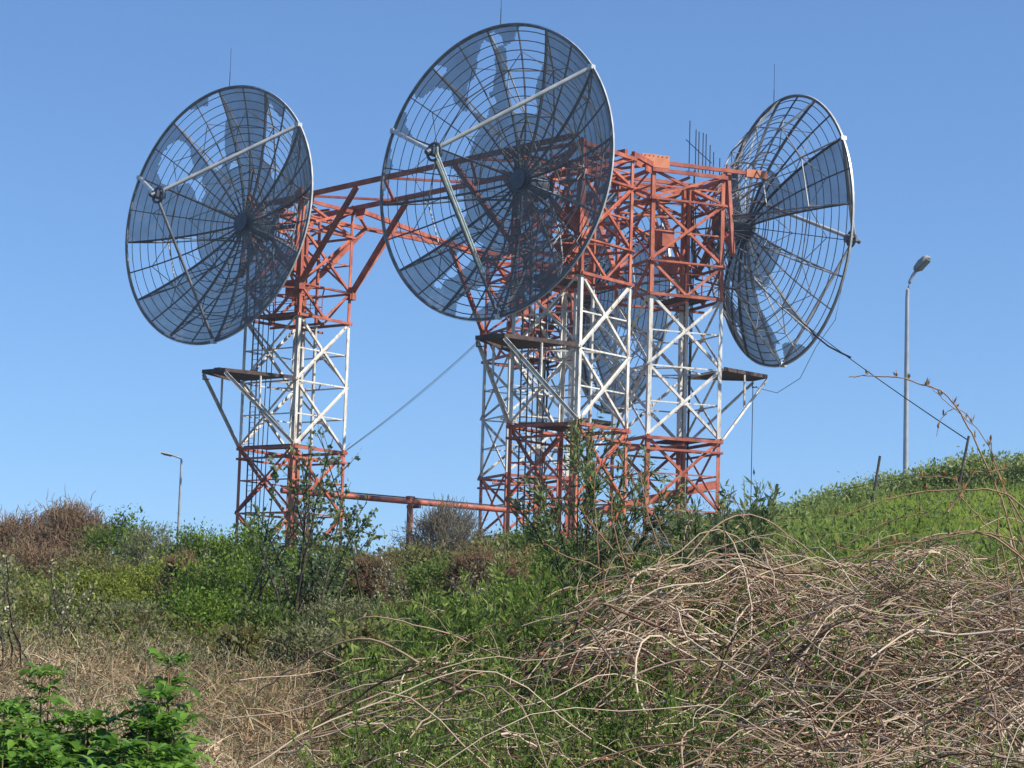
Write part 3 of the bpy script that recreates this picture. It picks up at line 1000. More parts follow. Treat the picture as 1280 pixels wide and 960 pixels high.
comb_aerial()
p = corner('B', 1, -1, TOP + 0.2)
wire('whip_aerial', [p - UP * 0.1, p + UP * 1, p + UP * 2.2 + V((0.03, 0, 0))], 0.02, 'single thin whip aerial on the nearest tower top beside the middle dish', 'aerial', mat='cable')


# ------------------------------------------------------------------ street lamps, posts
def lamp_right():
    top = V(at(1134, 372, 89))
    foot = V(at(1128.5, 620, 89))
    g = float(ground(foot.x, foot.y))
    foot = V((top.x, top.y, g - 0.1))
    r = thing('street_lamp', foot, 'tall grey street lamp on grassy rise, head tilted right', 'street lamp', 'street lamps')
    h = top.z - foot.z
    pts = [V((0, 0, 0)), V((0, 0, h * 0.5)), V((0, 0, h)), V((0.02, 0, h + 0.3)), V((0.09, 0, h + 0.6)), V((0.2, -0.02, h + 0.85)), V((0.33, -0.05, h + 1.05))]
    MB().path(pts, [0.11, 0.095, 0.075, 0.07, 0.065, 0.06, 0.06], 10).build('pole', M['lamp_pole'], r, True)
    a = pts[-1]
    d = V((0.42, -0.22, 0.48)).normalized()
    s = d.cross(UP).normalized()
    n = s.cross(d).normalized()
    m = MB()
    rings = [(-0.06, 0.12, 0.08, 0), (0.03, 0.24, 0.13, 0), (0.3, 0.28, 0.16, 0.01), (0.58, 0.27, 0.14, 0.0), (0.68, 0.18, 0.08, -0.02)]
    prof = 12
    for q, wv, hv, off in rings:
        for k in range(prof):
            an = 2 * PI * k / prof
            cx, cy = math.cos(an), math.sin(an)
            sq = lambda z: math.copysign(abs(z) ** 0.6, z)
            m.v.append(tuple(a + d * q + s * (wv * sq(cx)) + n * (hv * sq(cy) * (0.6 if cy < 0 else 1) + off)))
    for i in range(len(rings) - 1):
        for k in range(prof):
            m.f.append((i * prof + k, i * prof + (k + 1) % prof, (i + 1) * prof + (k + 1) % prof, (i + 1) * prof + k))
    m.f += [tuple(range(prof - 1, -1, -1)), tuple(range((len(rings) - 1) * prof, len(rings) * prof))]
    hd = m.build('lamp_head', M['lamp_head'], r, True)
    MB().box(a + d * 0.08 - n * 0.09, a + d * 0.58 - n * 0.09, 0.4, 0.05, n).build('lamp_glass', M['lamp_glass'], hd)


def lamp_left():
    top = V(at(227, 574, 150))
    g = float(ground(top.x, top.y))
    foot = V((top.x, top.y, g - 0.1))
    r = thing('street_lamp', foot, 'distant street lamp left of lone tower, short arm pointing left', 'street lamp', 'street lamps')
    h = top.z - foot.z
    MB().path([V((0, 0, 0)), V((0, 0, h * 0.6)), V((0, 0, h - 0.1)), V((-0.06, 0, h + 0.06)), V((-0.5, -0.05, h + 0.2)), V((-0.62, -0.06, h + 0.22))], [0.1, 0.085, 0.07, 0.06, 0.05, 0.05], 8).build('pole', M['lamp_pole'], r, True)
    a = V((-0.55, -0.05, h + 0.2))
    hd = MB().prism(a, a + V((-0.72, -0.08, 0.13)), [(-.13, -.05), (.13, -.05), (.17, .03), (.07, .1), (-.07, .1), (-.17, .03)], V((0, 1, 0)), UP).build('lamp_head', M['lamp_head'], r)
    MB().box(a + V((-0.1, -0.01, -0.05)), a + V((-0.62, -0.06, 0.045)), 0.2, 0.03).build('lamp_glass', M['lamp_glass'], hd)


lamp_right()
lamp_left()


def post(px, py0, py1, lean, D, label):
    b = V(at(px, py1, D))
    t = V(at(px + lean, py0, D))
    g = float(ground(b.x, b.y)) - 0.15
    d = (t - b).normalized()
    b = b + d * ((g - b.z) / d.z)
    o = MB().tube(V(), t - b, 0.038, 7, 0.034).build('fence_post', M['post'], None, True)
    o.location = b
    set_props(o, label, 'post', 'leaning posts on the crest')


post(965, 605, 640, 7, 60, 'thin leaning post under the drop wire at the crest foot')
post(1094, 570, 606, 6, 60, 'short leaning post just left of tall street lamp')
post(1204, 545, 580, 7, 61, 'leaning stake holding the guy wire among crest bushes')
for k, (h, lab) in enumerate(((0.75, 'upper faint fence wire along the grassy crest'), (0.4, 'lower faint fence wire along the grassy crest'))):
    pts = []
    for px in (940, 967, 1030, 1094, 1150, 1206, 1300):
        q = at(px, 600, 60.5)
        pts.append(V((q[0], q[1], float(ground(q[0], q[1])) + h)))
    wire('fence_wire', pts, 0.008, lab, 'wire', 'fence wires on the crest')


# ------------------------------------------------------------------ vegetation
def unit(a):
    return a / np.maximum(np.linalg.norm(a, axis=-1, keepdims=True), 1e-9)


def rand_dirs(n, rng, up=0.0, spread=1.0):
    d = rng.normal(size=(n, 3)) * spread
    d[:, 2] += up
    return unit(d)


def leaf_quads(p, d, length, width, rng):
    """pointed diamond leaves, slightly folded"""
    n = len(p)
    s = unit(np.cross(d, rng.normal(size=(n, 3))))
    nn = np.cross(s, d)
    L = np.asarray(length).reshape(-1, 1) * np.ones((n, 1))
    W = np.asarray(width).reshape(-1, 1) * np.ones((n, 1))
    a = p
    b = p + d * L * 0.45 + s * W * 0.5
    c = p + d * L - nn * L * 0.12
    e = p + d * L * 0.45 - s * W * 0.5
    vs = np.stack([a, b, c, e], 1).reshape(-1, 3)
    q = np.arange(n * 4).reshape(n, 4)
    return vs, q


def blade_strips(p, d, length, width, droop, rng):
    """grass blades: two quads then a tip, bending over"""
    n = len(p)
    L = np.asarray(length).reshape(-1, 1) * np.ones((n, 1))
    W = np.asarray(width).reshape(-1, 1) * np.ones((n, 1))
    s = unit(np.cross(d, rng.normal(size=(n, 3))))
    h = d.copy()
    h[:, 2] = 0
    h = unit(h + 1e-4)
    dr = np.asarray(droop).reshape(-1, 1) * np.ones((n, 1))
    pts = []
    for t in (0, 0.4, 0.75, 1.0):
        c = p + d * L * t + (h * 0.35 - np.array([0, 0, 1.0])) * L * dr * t * t
        pts.append((c, W * (1 - t * 0.85)))
    vs = np.stack([x for c, wv in pts for x in (c - s * wv / 2, c + s * wv / 2)], 1).reshape(-1, 3)
    b = np.arange(n)[:, None] * 8
    q = np.concatenate([b + np.array([[2 * k, 2 * k + 1, 2 * k + 3, 2 * k + 2]]) for k in range(3)], 0)
    return vs, q


def tubes_np(paths, r0, r1, sides=4):
    """paths (n,m,3) -> tapered tubes"""
    n, m, _ = paths.shape
    t = np.gradient(paths, axis=1)
    t = unit(t)
    ref = np.zeros_like(t)
    ref[..., 0] = 0.21
    ref[..., 1] = 0.97
    ref[..., 2] = 0.1
    s = unit(np.cross(t, ref))
    u = np.cross(s, t)
    r0 = np.asarray(r0).reshape(-1, 1) * np.ones((n, 1))
    r1 = np.asarray(r1).reshape(-1, 1) * np.ones((n, 1))
    rr = r0 + (r1 - r0) * np.linspace(0, 1, m)[None]
    an = np.arange(sides) * 2 * PI / sides + 0.4
    vs = paths[:, :, None] + rr[..., None, None] * (np.cos(an)[None, None, :, None] * s[:, :, None] + np.sin(an)[None, None, :, None] * u[:, :, None])
    idx = np.arange(n * m * sides).reshape(n, m, sides)
    a, b = idx[:, :-1], idx[:, 1:]
    q = np.stack([a, np.roll(a, -1, 2), np.roll(b, -1, 2), b], -1).reshape(-1, 4)
    return vs.reshape(-1, 3), q


def cat(parts):
    vs, qs, o = [], [], 0
    for v, q in parts:
        vs.append(v)
        qs.append(q + o)
        o += len(v)
    return np.concatenate(vs), np.concatenate(qs)


def np_obj(name, part, mat, parent=None, smooth=False):
    return link(name, np_mesh(name, part[0], part[1], smooth), mat, parent)


def shrub(name, px, ytop, D, hw, kind, label, catg='shrub', group=None, seed=0, n=None, leaf=None, shoots=30, ragged=0.42, dens=1.0, dusty=False):
    """one bush: stems from the base, an uneven crown of leaf clumps, some shoots standing out of it"""
    rng = np.random.default_rng(seed * 13 + 5)
    top = at(px, ytop, D)
    gz = float(ground(top[0], D))
    H = max(0.5, top[2] - gz)
    W = hw * D / FPX
    base = np.array([top[0], D, gz])
    root = thing(name, V(base), label, catg, group)
    size = leaf or max(0.055, 1.6 * D / FPX * 2.7)
    # clump centres: lumpy dome
    nc = int(90 * dens)
    lob = rng.normal(size=(7, 3))
    lob = unit(lob)
    d = unit(rng.normal(size=(nc, 3)) * np.array([1, 1, 1]) + np.array([0, 0, 0.35]))
    rad = rng.uniform(0.25, 1.0, nc) ** 0.55
    bump = 1 + ragged * np.max(d @ lob.T, axis=1) - ragged * 0.75 + rng.normal(size=nc) * ragged * 0.22
    c = d * (rad * bump)[:, None] * np.array([W, W * 0.9, H * 0.56]) + np.array([0, 0, H * 0.46])
    c[:, 2] = np.clip(c[:, 2], 0.04 * H, None)
    csz = W * rng.uniform(0.10, 0.24, nc)
    # stems
    m = 7
    ns = 34
    pick = rng.choice(nc, ns, replace=nc < ns)
    tt = np.linspace(0, 1, m)[None, :, None]
    e = c[pick]
    st = rng.normal(size=(ns, 3)) * np.array([W * 0.12, W * 0.12, 0])
    mid = st * 0.5 + e * 0.45 + np.array([0, 0, 0.12 * H]) + rng.normal(size=(ns, 3)) * 0.05 * W
    pth = (1 - tt) ** 2 * st[:, None] + 2 * tt * (1 - tt) * mid[:, None] + tt ** 2 * e[:, None]
    r0 = np.maximum(0.012, 0.012 * H)
    parts = [tubes_np(pth, r0, r0 * 0.3, 4)]
    # shoots that stick out
    k = shoots
    pk = rng.choice(nc, k)
    s0 = c[pk]
    sdv = rand_dirs(k, rng, 1.5, 0.55)
    sl_ = H * rng.uniform(0.08, 0.34, k)[:, None]
    s1 = s0 + sdv * sl_
    ts = np.linspace(0, 1, 4)[None, :, None]
    sp = s0[:, None] * (1 - ts) + s1[:, None] * ts + (ts * (1 - ts)) * rng.normal(size=(k, 1, 3)) * 0.08 * H
    parts.append(tubes_np(sp, r0 * 0.45, r0 * 0.2, 3))
    total = n or 9000
    wgt = csz / csz.sum()
    ci = rng.choice(nc, total, p=wgt)
    lp = c[ci] + rng.normal(size=(total, 3)) * csz[ci][:, None] * np.array([1, 1, 0.8])
    lp[:, 2] = np.clip(lp[:, 2], 0.02, None)
    out = unit(lp - np.array([0, 0, H * 0.3]))
    # leaves along the shoots
    m2 = k * 12
    ki = rng.integers(0, k, m2)
    fr = rng.uniform(0.1, 1.0, m2)[:, None]
    lp2 = s0[ki] * (1 - fr) + s1[ki] * fr + rng.normal(size=(m2, 3)) * size * 0.3
    if kind == 'brown':
        # bare twiggy thicket: short bent twigs, few leaves
        tdir = unit(out * 0.7 + rng.normal(size=(total, 3)) * 0.55 + np.array([0, 0, 0.5]))
        tl = rng.uniform(0.15, 0.45, total)[:, None] * (H / 2.2)
        t3 = np.linspace(0, 1, 3)[None, :, None]
        tp = lp[:, None] + tdir[:, None] * (tl[:, None] * t3) + rng.normal(size=(total, 1, 3)) * 0.05 * t3 * (1 - t3) * 4
        np_obj('twigs', tubes_np(tp, 0.010 * D / 60, 0.005 * D / 60, 3), M['dusty' if dusty else 'leaf_brown'], root)
        few = total // 3
        np_obj('foliage', leaf_quads(lp[:few] + tdir[:few] * 0.1, rand_dirs(few, rng, 0.5), size * 0.5 * rng.uniform(0.6, 1.2, few), size * 0.3, rng), M['leaf_olive'], root)
    else:
        dirs = unit(out * 0.5 + rng.normal(size=(total, 3)) * 0.7 + np.array([0, 0, 0.25]))
        wr = 0.28 if kind in ('grey', 'narrow') else 0.5
        ls = size * (0.5 + rng.gamma(2.0, 0.2, total))
        a = leaf_quads(lp, dirs, ls, ls * wr, rng)
        ls2 = size * rng.uniform(0.6, 1.1, m2)
        b = leaf_quads(lp2, rand_dirs(m2, rng, 0.6), ls2, ls2 * wr, rng)
        mt = {'green': 'leaf_green', 'mid': 'leaf_mid', 'grey': 'leaf_grey', 'crest': 'crest', 'olive': 'leaf_olive', 'yellow': 'leaf_yellow', 'narrow': 'leaf_narrow'}[kind]
        np_obj('foliage', cat([a, b]), M[mt], root)
    np_obj('stems', cat(parts), M['bark'], root)
    return root


G1 = 'shrubs on the left rise'
G2 = 'shrubs in front of the towers'
G3 = 'low shrubs along the grassy crest'
SH = [
    ('thicket', -70, 662, 84, 75, 'brown', 'brown bare thicket running out of the frame at the far left', G1),
    ('thicket', 18, 650, 82, 62, 'brown', 'rounded brown bare thicket at the left edge of the skyline', G1),
    ('thicket', 96, 645, 78, 46, 'brown', 'peaked reddish brown thicket with spiky twigs on the left skyline', G1),
    ('shrub', 152, 655, 72, 46, 'green', 'bright green rounded bush right of the peaked brown thicket', G1),
    ('shrub', 188, 662, 70, 36, 'grey', 'bluish green bush just left of the distant lamp pole', G1),
    ('shrub', 222, 688, 66, 34, 'grey', 'small loose grey green bush at the foot of distant lamp pole', G1),
    ('thicket', 50, 690, 62, 75, 'brown', 'dark brown thicket below the left skyline', G1),
    ('shrub', -30, 705, 58, 70, 'olive', 'olive scrub bush at the far left below the brown thickets', G1),
    ('shrub', 120, 700, 58, 60, 'olive', 'olive scrub bush below the bright green rounded bush', G1),
    ('shrub', 262, 664, 46, 52, 'green', 'leafy green bush left of the lone tower legs', G2),
    ('shrub', 322, 672, 45, 56, 'green', 'leafy green bush right under the lone tower', G2),
    ('shrub', 400, 680, 46, 56, 'mid', 'twiggy green bush right of the tall thin sapling', G2),
    ('shrub', 452, 690, 50, 44, 'olive', 'low olive bush left of the pipe bridge post', G2),
    ('shrub', 188, 712, 40, 56, 'yellow', 'yellow green bush in the left dip', G2),
    ('shrub', 122, 724, 37, 56, 'yellow', 'pale yellow green bush above the dry grass', G2),
    ('shrub', 285, 706, 36, 82, 'green', 'dense dark green bush above the dry grass', G2),
    ('shrub', 410, 722, 36, 64, 'mid', 'green bush with bare stems at its right side, above the dry grass', G2),
    ('thicket', 232, 708, 38, 22, 'brown', 'small brown twiggy thicket between the yellow green and dense green bushes', G2),
    ('thicket', 462, 712, 36, 30, 'brown', 'brown twiggy thicket beside the green bush with bare stems', G2),
    ('thicket', 610, 700, 30, 40, 'brown', 'brown twiggy thicket behind the green shoots in the middle of the bank', G2),
    ('shrub', 250, 752, 31, 60, 'green', 'leafy green bush coming furthest down into the dry grass', G2),
    ('shrub', 335, 768, 30, 44, 'mid', 'small mid green bush below the sapling, at the dry grass edge', G2),
    ('shrub', 430, 772, 29, 50, 'grey', 'loose grey green scrub bush left of the bramble bank', G2),
    ('shrub', 20, 752, 30, 60, 'olive', 'olive scrub bush at the left edge above the dry grass', G2),
    ('shrub', 150, 775, 29, 46, 'grey', 'small grey green scrub bush in the dry grass, left', G2),
    ('shrub', 385, 806, 22, 46, 'grey', 'low grey green scrub bush in the middle of the dry grass', G2),
    ('shrub', 455, 800, 20, 40, 'olive', 'low olive scrub bush touching the bramble bank', G2),
    ('shrub', 310, 812, 23, 40, 'olive', 'low olive scrub bush above the right end of the elder clump', G2),
    ('shrub', 505, 690, 60, 42, 'olive', 'low brown olive bush at the pipe bridge post foot', G2),
    ('shrub', 550, 690, 52, 48, 'olive', 'brownish bush below the round grey shrub', G2),
    ('shrub', 612, 676, 50, 46, 'olive', 'olive bush at the left foot of the nearest tower', G2),
    ('shrub', 668, 664, 46, 46, 'mid', 'green bush at the right foot of the nearest tower', G2),
    ('shrub', 765, 660, 50, 52, 'grey', 'grey green bush between the nearest and right tower feet', G2),
    ('shrub', 850, 648, 52, 56, 'grey', 'broad grey green bush at the right tower foot', G2),
    ('shrub', 918, 650, 50, 40, 'mid', 'green bush right of the right tower foot', G2),
    ('shrub', 480, 716, 38, 52, 'olive', 'olive bush with pale catkins left of the bramble bank', G2),
    ('shrub', 560, 710, 34, 56, 'mid', 'green brown bush with pale catkins in the middle', G2),
    ('shrub', 640, 694, 34, 52, 'olive', 'brown green bush behind the bramble bank', G2),
    ('shrub', 730, 684, 34, 50, 'mid', 'green bush behind the tall narrow leaved sapling', G2),
    ('shrub', 972, 646, 57, 40, 'crest', 'grey green bush where the grassy rise begins, lowest of the crest', G3),
    ('shrub', 1018, 628, 60, 46, 'crest', 'grey green bush on the crest left of the short leaning post', G3),
    ('shrub', 1070, 613, 61, 44, 'crest', 'low grey green bush just beside the short leaning post', G3),
    ('shrub', 1120, 601, 62, 42, 'crest', 'grey green bush at the tall street lamp foot', G3),
    ('shrub', 1168, 586, 62, 40, 'crest', 'small grey green bush between tall lamp and guy wire stake', G3),
    ('shrub', 1218, 573, 62, 42, 'crest', 'green bush around the guy wire stake', G3),
    ('shrub', 1272, 572, 62, 42, 'crest', 'green bush on the crest at the right edge', G3),
]
for i, (nm, px, yt, D, hw, kd, lab, grp) in enumerate(SH):
    shrub(nm, px, yt, D, hw, kd, lab, 'thicket' if nm == 'thicket' else 'shrub', grp, seed=i + 1,
          n=(12000 if D < 55 else 7000) if kd != 'brown' else 5200, ragged=0.15 if grp == G3 else 0.42)
shrub('round_shrub', 557, 643, 108, 52, 'brown', 'round dusty grey brown shrub behind the pipe bridge post', 'shrub', None, seed=77, n=4200, ragged=0.15, dusty=True)


def catkin_stems(px0, px1, yt, D, count, label, seed, group):
    """upright bare stems set with pale catkins"""
    rng = np.random.default_rng(seed)
    xs = rng.uniform(px0, px1, count)
    c0 = at((px0 + px1) / 2, 700, D)
    base = np.array([c0[0], D, float(ground(c0[0], D))])
    root = thing('catkin_bush', V(base), label, 'shrub', group)
    paths, cp, cdir = [], [], []
    for x in xs:
        q = at(x, yt + rng.uniform(0, 55), D + rng.uniform(-1, 1))
        b = base + np.array([rng.normal() * 0.25, rng.normal() * 0.25, -0.05])
        t = np.linspace(0, 1, 9)[:, None]
        m_ = (b + q) / 2 + np.array([(q[0] - b[0]) * 0.25, 0, 0.1])
        p_ = (1 - t) ** 2 * b + 2 * t * (1 - t) * m_ + t ** 2 * q + rng.normal(size=(9, 3)) * 0.015
        paths.append(p_ - base)
        for f in np.linspace(0.35, 1, 20):
            k = min(7, int(f * 8))
            a = p_[k] + (p_[k + 1] - p_[k]) * (f * 8 - k)
            cp.append(a - base)
            cdir.append(unit(p_[k + 1] - p_[k] + rng.normal(size=3) * 0.05 + unit(rng.normal(size=3)) * 0.12))
    np_obj('stems', tubes_np(np.array(paths), 0.012, 0.005, 4), M['bark'], root)
    cp, cdir = np.array(cp), unit(np.array(cdir))
    keep = rng.random(len(cp)) < 0.75
    set_props(np_obj('catkins', leaf_quads(cp[keep], cdir[keep], 0.045, 0.022, rng), M['catkin'], root), kind='stuff')
    nl = 500
    k = rng.integers(0, len(cp), nl)
    np_obj('foliage', leaf_quads(cp[k] + rng.normal(size=(nl, 3)) * 0.05, rand_dirs(nl, rng, 0.7), 0.05, 0.02, rng), M['leaf_grey'], root)


G5 = 'catkin bushes'
catkin_stems(465, 520, 690, 33, 12, 'bare stemmed bush with pale catkins left of centre', 3, G5)
catkin_stems(560, 640, 690, 28, 14, 'bare stemmed bush with pale catkins at the centre', 4, G5)
catkin_stems(60, 130, 700, 26, 10, 'dark forked bush with whitish buds standing in the dry grass at left', 5, G5)
catkin_stems(-20, 20, 690, 20, 7, 'tall pale budded stems at the left edge', 6, G5)
catkin_stems(230, 300, 660, 44, 9, 'upright leafy shoots rising above the green bush by the lone tower', 8, G5)


def sapling(name, px, yb, D, tips, leafkind, label, seed, leaf_len, leaf_w, nleaf, rad=0.02, clump=0.05, spread_=0.12):
    """thin young tree: several stems, twigs, leaves in sparse clumps; tips are pixels its stems reach"""
    rng = np.random.default_rng(seed)
    b0 = at(px, yb, D)
    base = np.array([b0[0], D, float(ground(b0[0], D))])
    root = thing(name, V(base), label, 'sapling', None)
    stems, twigs, lp, ld = [], [], [], []
    for (tx, ty) in tips:
        q = at(tx, ty, D + rng.uniform(-0.5, 0.5))
        b = base + np.array([rng.normal() * spread_, rng.normal() * spread_, -0.05])
        t = np.linspace(0, 1, 12)[:, None]
        m_ = b * 0.5 + q * 0.5 + np.array([-(q[0] - b[0]) * 0.22, rng.normal() * 0.1, (q[2] - b[2]) * 0.05])
        wob = np.cumsum(rng.normal(size=(12, 3)) * 0.012, 0) * (D / 30)
        p_ = (1 - t) ** 2 * b + 2 * t * (1 - t) * m_ + t ** 2 * q + wob
        stems.append(p_ - base)
        ln = np.linalg.norm(q - b)
        ntw = 15
        for k in range(ntw):
            f = rng.uniform(0.25, 1.0)
            kk = min(10, int(f * 11))
            a = p_[kk] + (p_[kk + 1] - p_[kk]) * (f * 11 - kk)
            dd = unit(unit(p_[kk + 1] - p_[kk]) * 1.0 + rng.normal(size=3) * 0.55)
            l_ = ln * rng.uniform(0.07, 0.2) * (1.25 - 0.6 * f)
            t5 = np.linspace(0, 1, 5)[:, None]
            tw = a + dd * l_ * t5 + np.array([0, 0, 1]) * l_ * 0.2 * t5 ** 2
            twigs.append(tw - base)
            c = int(nleaf * rng.uniform(0.4, 1.6))
            ff = rng.uniform(0.1, 1.05, c)[:, None]
            pts = a + dd * l_ * ff + np.array([0, 0, 1]) * l_ * 0.2 * ff ** 2
            lp.append(pts - base + rng.normal(size=(c, 3)) * clump * leaf_len * 5)
            ld.append(unit(dd + rng.normal(size=(c, 3)) * 0.6))
    np_obj('stems', tubes_np(np.array(stems), rad, rad * 0.25, 6), M['bark'], root, True)
    np_obj('twigs', tubes_np(np.array(twigs), rad * 0.3, rad * 0.14, 4), M['bark'], root)
    lp, ld = np.concatenate(lp), np.concatenate(ld)
    n = len(lp)
    np_obj('foliage', leaf_quads(lp, ld, leaf_len * rng.uniform(0.7, 1.2, n), leaf_w * rng.uniform(0.8, 1.2, n), rng), M[leafkind], root)


sapling('sapling', 372, 800, 34.5, [(340, 700), (352, 660), (395, 690), (418, 660), (400, 545), (415, 548), (382, 575), (360, 600), (345, 590), (440, 610), (455, 650), (462, 628), (325, 640), (312, 655), (405, 640), (430, 580), (375, 560), (470, 665)],
        'leaf_sapling', 'tall thin many stemmed sapling with sparse round leaves before the lone tower', 21, 0.075, 0.048, 9, 0.022, spread_=0.5)
sapling('sapling', 745, 720, 18.5, [(735, 522), (722, 540), (760, 556), (700, 590), (780, 585), (815, 585), (670, 625), (830, 620), (715, 570), (745, 600), (690, 640), (790, 640), (850, 615), (650, 640)],
        'leaf_willow', 'narrow leaved willow sapling before the nearest tower legs', 22, 0.075, 0.017, 19, 0.010)
sapling('sapling', 925, 735, 18, [(948, 600), (925, 615), (965, 622), (905, 640), (940, 640), (975, 640), (890, 655), (915, 605)],
        'leaf_willow', 'small narrow leaved willow sapling right of the right tower foot', 23, 0.08, 0.02, 11, 0.010)
sapling('sapling', 870, 720, 18.5, [(875, 640), (850, 655), (900, 660), (830, 665), (905, 630), (865, 660)],
        'leaf_willow', 'low narrow leaved willow sapling below the right tower legs', 24, 0.075, 0.018, 11, 0.010)


# ---- masses that nobody could count
def spread(n, px0, px1, d0, d1, rng, power=0.0):
    """random ground points inside a wedge of the view"""
    px = rng.uniform(px0, px1, n)
    a = rng.random(n)
    D = d0 * (d1 / d0) ** a
    x = (px - 640) * D / FPX
    return x, D, px


def patch(x, y, s, seed):
    return np.sin(x * s + seed) * np.cos(y * s * 0.8 - seed * 1.3) + 0.6 * np.sin(x * s * 2.3 - y * s * 1.7 + seed * 2)


def stuff(name, part, mat, label, catg):
    o = np_obj(name, part, mat)
    return set_props(o, label, catg, None, 'stuff')


def dry_grass():
    rng = np.random.default_rng(31)
    n = 110000
    x, D, px = spread(n, -260, 560, 8.5, 34, rng)
    pr = np.clip((560 - px) / 160, 0, 1) * np.clip((35 - D) / 15, 0, 1)
    k = rng.random(n) < pr
    x, D = x[k], D[k]
    n = len(x)
    z = ground(x, D)
    d = rand_dirs(n, rng, 0.35, 0.75)
    d[:, 2] = np.abs(d[:, 2])
    ln = rng.uniform(0.10, 0.40, n) * (1 + 0.3 * patch(x, D, 1.2, 2))
    ln = np.clip(ln, 0.08, 0.6)
    p = np.stack([x, D, z + rng.uniform(-0.02, 0.16, n)], 1)
    wd = rng.uniform(0.003, 0.013, n) * np.clip(D / 14, 0.9, 2)
    stuff('dry_grass', blade_strips(p, d, ln, wd, rng.uniform(0.1, 0.6, n), rng), M['straw'], 'matted dry brown grass and dead stalks covering the lower left slope', 'dry grass')


def dead_twigs():
    rng = np.random.default_rng(32)
    n = 7500
    x, D, px = spread(n, -200, 540, 10, 31, rng)
    kk = rng.random(n) < np.clip((D - 11) / 4, 0.25, 1)
    D, px = D[kk], px[kk]
    n = len(D)
    D = np.where((px > 170) & (D > 25), D * 0.75, D)
    x = (px - 640) * D / FPX
    z = ground(x, D)
    m = 7
    t = np.linspace(0, 1, m)[None, :, None]
    h = rng.uniform(0.15, 0.6, n) * np.clip(0.8 + 0.4 * patch(x, D, 1.1, 8), 0.35, 1.4)
    d = rand_dirs(n, rng, 0.9, 0.6)
    p = np.stack([x, D, z], 1)
    path = p[:, None] + d[:, None] * h[:, None, None] * t + rng.normal(size=(n, 1, 3)) * 0.15 * t * (1 - t) * h[:, None, None] * 4 - np.array([0, 0, 1.0]) * t * t * rng.uniform(0, 0.4, (n, 1, 1)) * h[:, None, None]
    a = tubes_np(path, 0.006 * np.clip(D / 18, 0.7, 1.8), 0.002 * np.clip(D / 18, 0.7, 1.8), 4)
    stuff('dead_scrub', a, M['scrub'], 'thin dark dead twigs sticking out of the dry grass', 'scrub')
    nb = 75000
    i = rng.integers(0, n, nb)
    j = rng.integers(2, m, nb)
    bp = path[i, j] + rng.normal(size=(nb, 3)) * 0.03
    stuff('sprouting_foliage', leaf_quads(bp, rand_dirs(nb, rng, 0.6), rng.uniform(0.02, 0.05, nb) * np.clip(D[i] / 18, 0.8, 1.6), 0.013 * np.clip(D[i] / 18, 0.8, 1.6), rng), M['leaf_grey'], 'small grey green sprouting leaves scattered over the dead twigs', 'foliage')


def undergrowth():
    rng = np.random.default_rng(33)
    n = 130000
    x, D, px = spread(n, -260, 960, 26, 95, rng)
    x2, D2, px2 = spread(42000, -260, 560, 13, 32, rng)      # thinning out into the dry grass
    k2 = (rng.random(len(x2)) < np.clip((D2 - 12) / 14, 0, 1) ** 1.3) & (patch(x2, D2, 1.4, 3) + 0.3 > rng.normal(0, 0.5, len(x2)))
    x, D = np.concatenate([x, x2[k2]]), np.concatenate([D, D2[k2]])
    n = len(x)
    z = ground(x, D)
    h = np.clip(0.28 + 0.22 * patch(x, D, 0.55, 4), 0.08, 0.8)
    p = np.stack([x, D, z + rng.random(n) * h], 1)
    ls = rng.uniform(0.05, 0.11, n) * np.clip(D / 40, 0.5, 2)
    stuff('undergrowth', leaf_quads(p, rand_dirs(n, rng, 0.6), ls, ls * 0.42, rng), M['undergrowth'], 'low mixed green and brown undergrowth on the rise before the towers', 'undergrowth')


M['undergrowth'] = leafy('mixed_undergrowth', [(0.14, 0.091, 0.045), (0.152, 0.148, 0.045), (0.14, 0.205, 0.04), (0.222, 0.274, 0.07)], 0.4, 0.6, big=0.4)


def slope_grass():
    rng = np.random.default_rng(34)
    n = 165000
    x, D, px = spread(n, 860, 1460, 22, 72, rng)
    k = rng.random(n) < np.clip((px - 870) / 90, 0, 1)
    x, D = x[k], D[k]
    n = len(x)
    z = ground(x, D)
    d = rand_dirs(n, rng, 1.3, 0.6)
    ln = np.clip(rng.uniform(0.14, 0.46, n) * (1 + 0.35 * patch(x, D, 0.9, 1) + 0.6 * np.maximum(patch(x, D, 3.1, 4), -0.6)), 0.06, 1.0)
    p = np.stack([x, D, z - 0.02], 1)
    wd = rng.uniform(0.008, 0.016, n) * np.clip(D / 35, 0.8, 2)
    stuff('slope_grass', blade_strips(p, d, ln, wd, rng.uniform(0.1, 0.5, n), rng), M['grass'], 'fresh green grass on the sunny rise at the right', 'grass')


def slope_herbs():
    rng = np.random.default_rng(44)
    nc = 1500
    x, D, px = spread(nc, 930, 1460, 26, 66, rng)
    k = patch(x, D, 0.8, 5) > rng.normal(0, 0.6, nc)
    x, D = x[k], D[k]
    nc = len(x)
    h = rng.uniform(0.15, 0.6, nc)
    per = 38
    i = np.repeat(np.arange(nc), per)
    n = nc * per
    lp = np.stack([x[i], D[i], ground(x[i], D[i])], 1) + rng.normal(size=(n, 3)) * np.array([0.16, 0.16, 0]) * (h[i] / 0.35)[:, None]
    lp[:, 2] += rng.random(n) * h[i]
    ls = rng.uniform(0.06, 0.13, n)
    stuff('slope_herbs', leaf_quads(lp, rand_dirs(n, rng, 0.8), ls, ls * 0.34, rng), M['leaf_mid'], 'taller leafy herbs in tufts through the green slope grass', 'herbs')


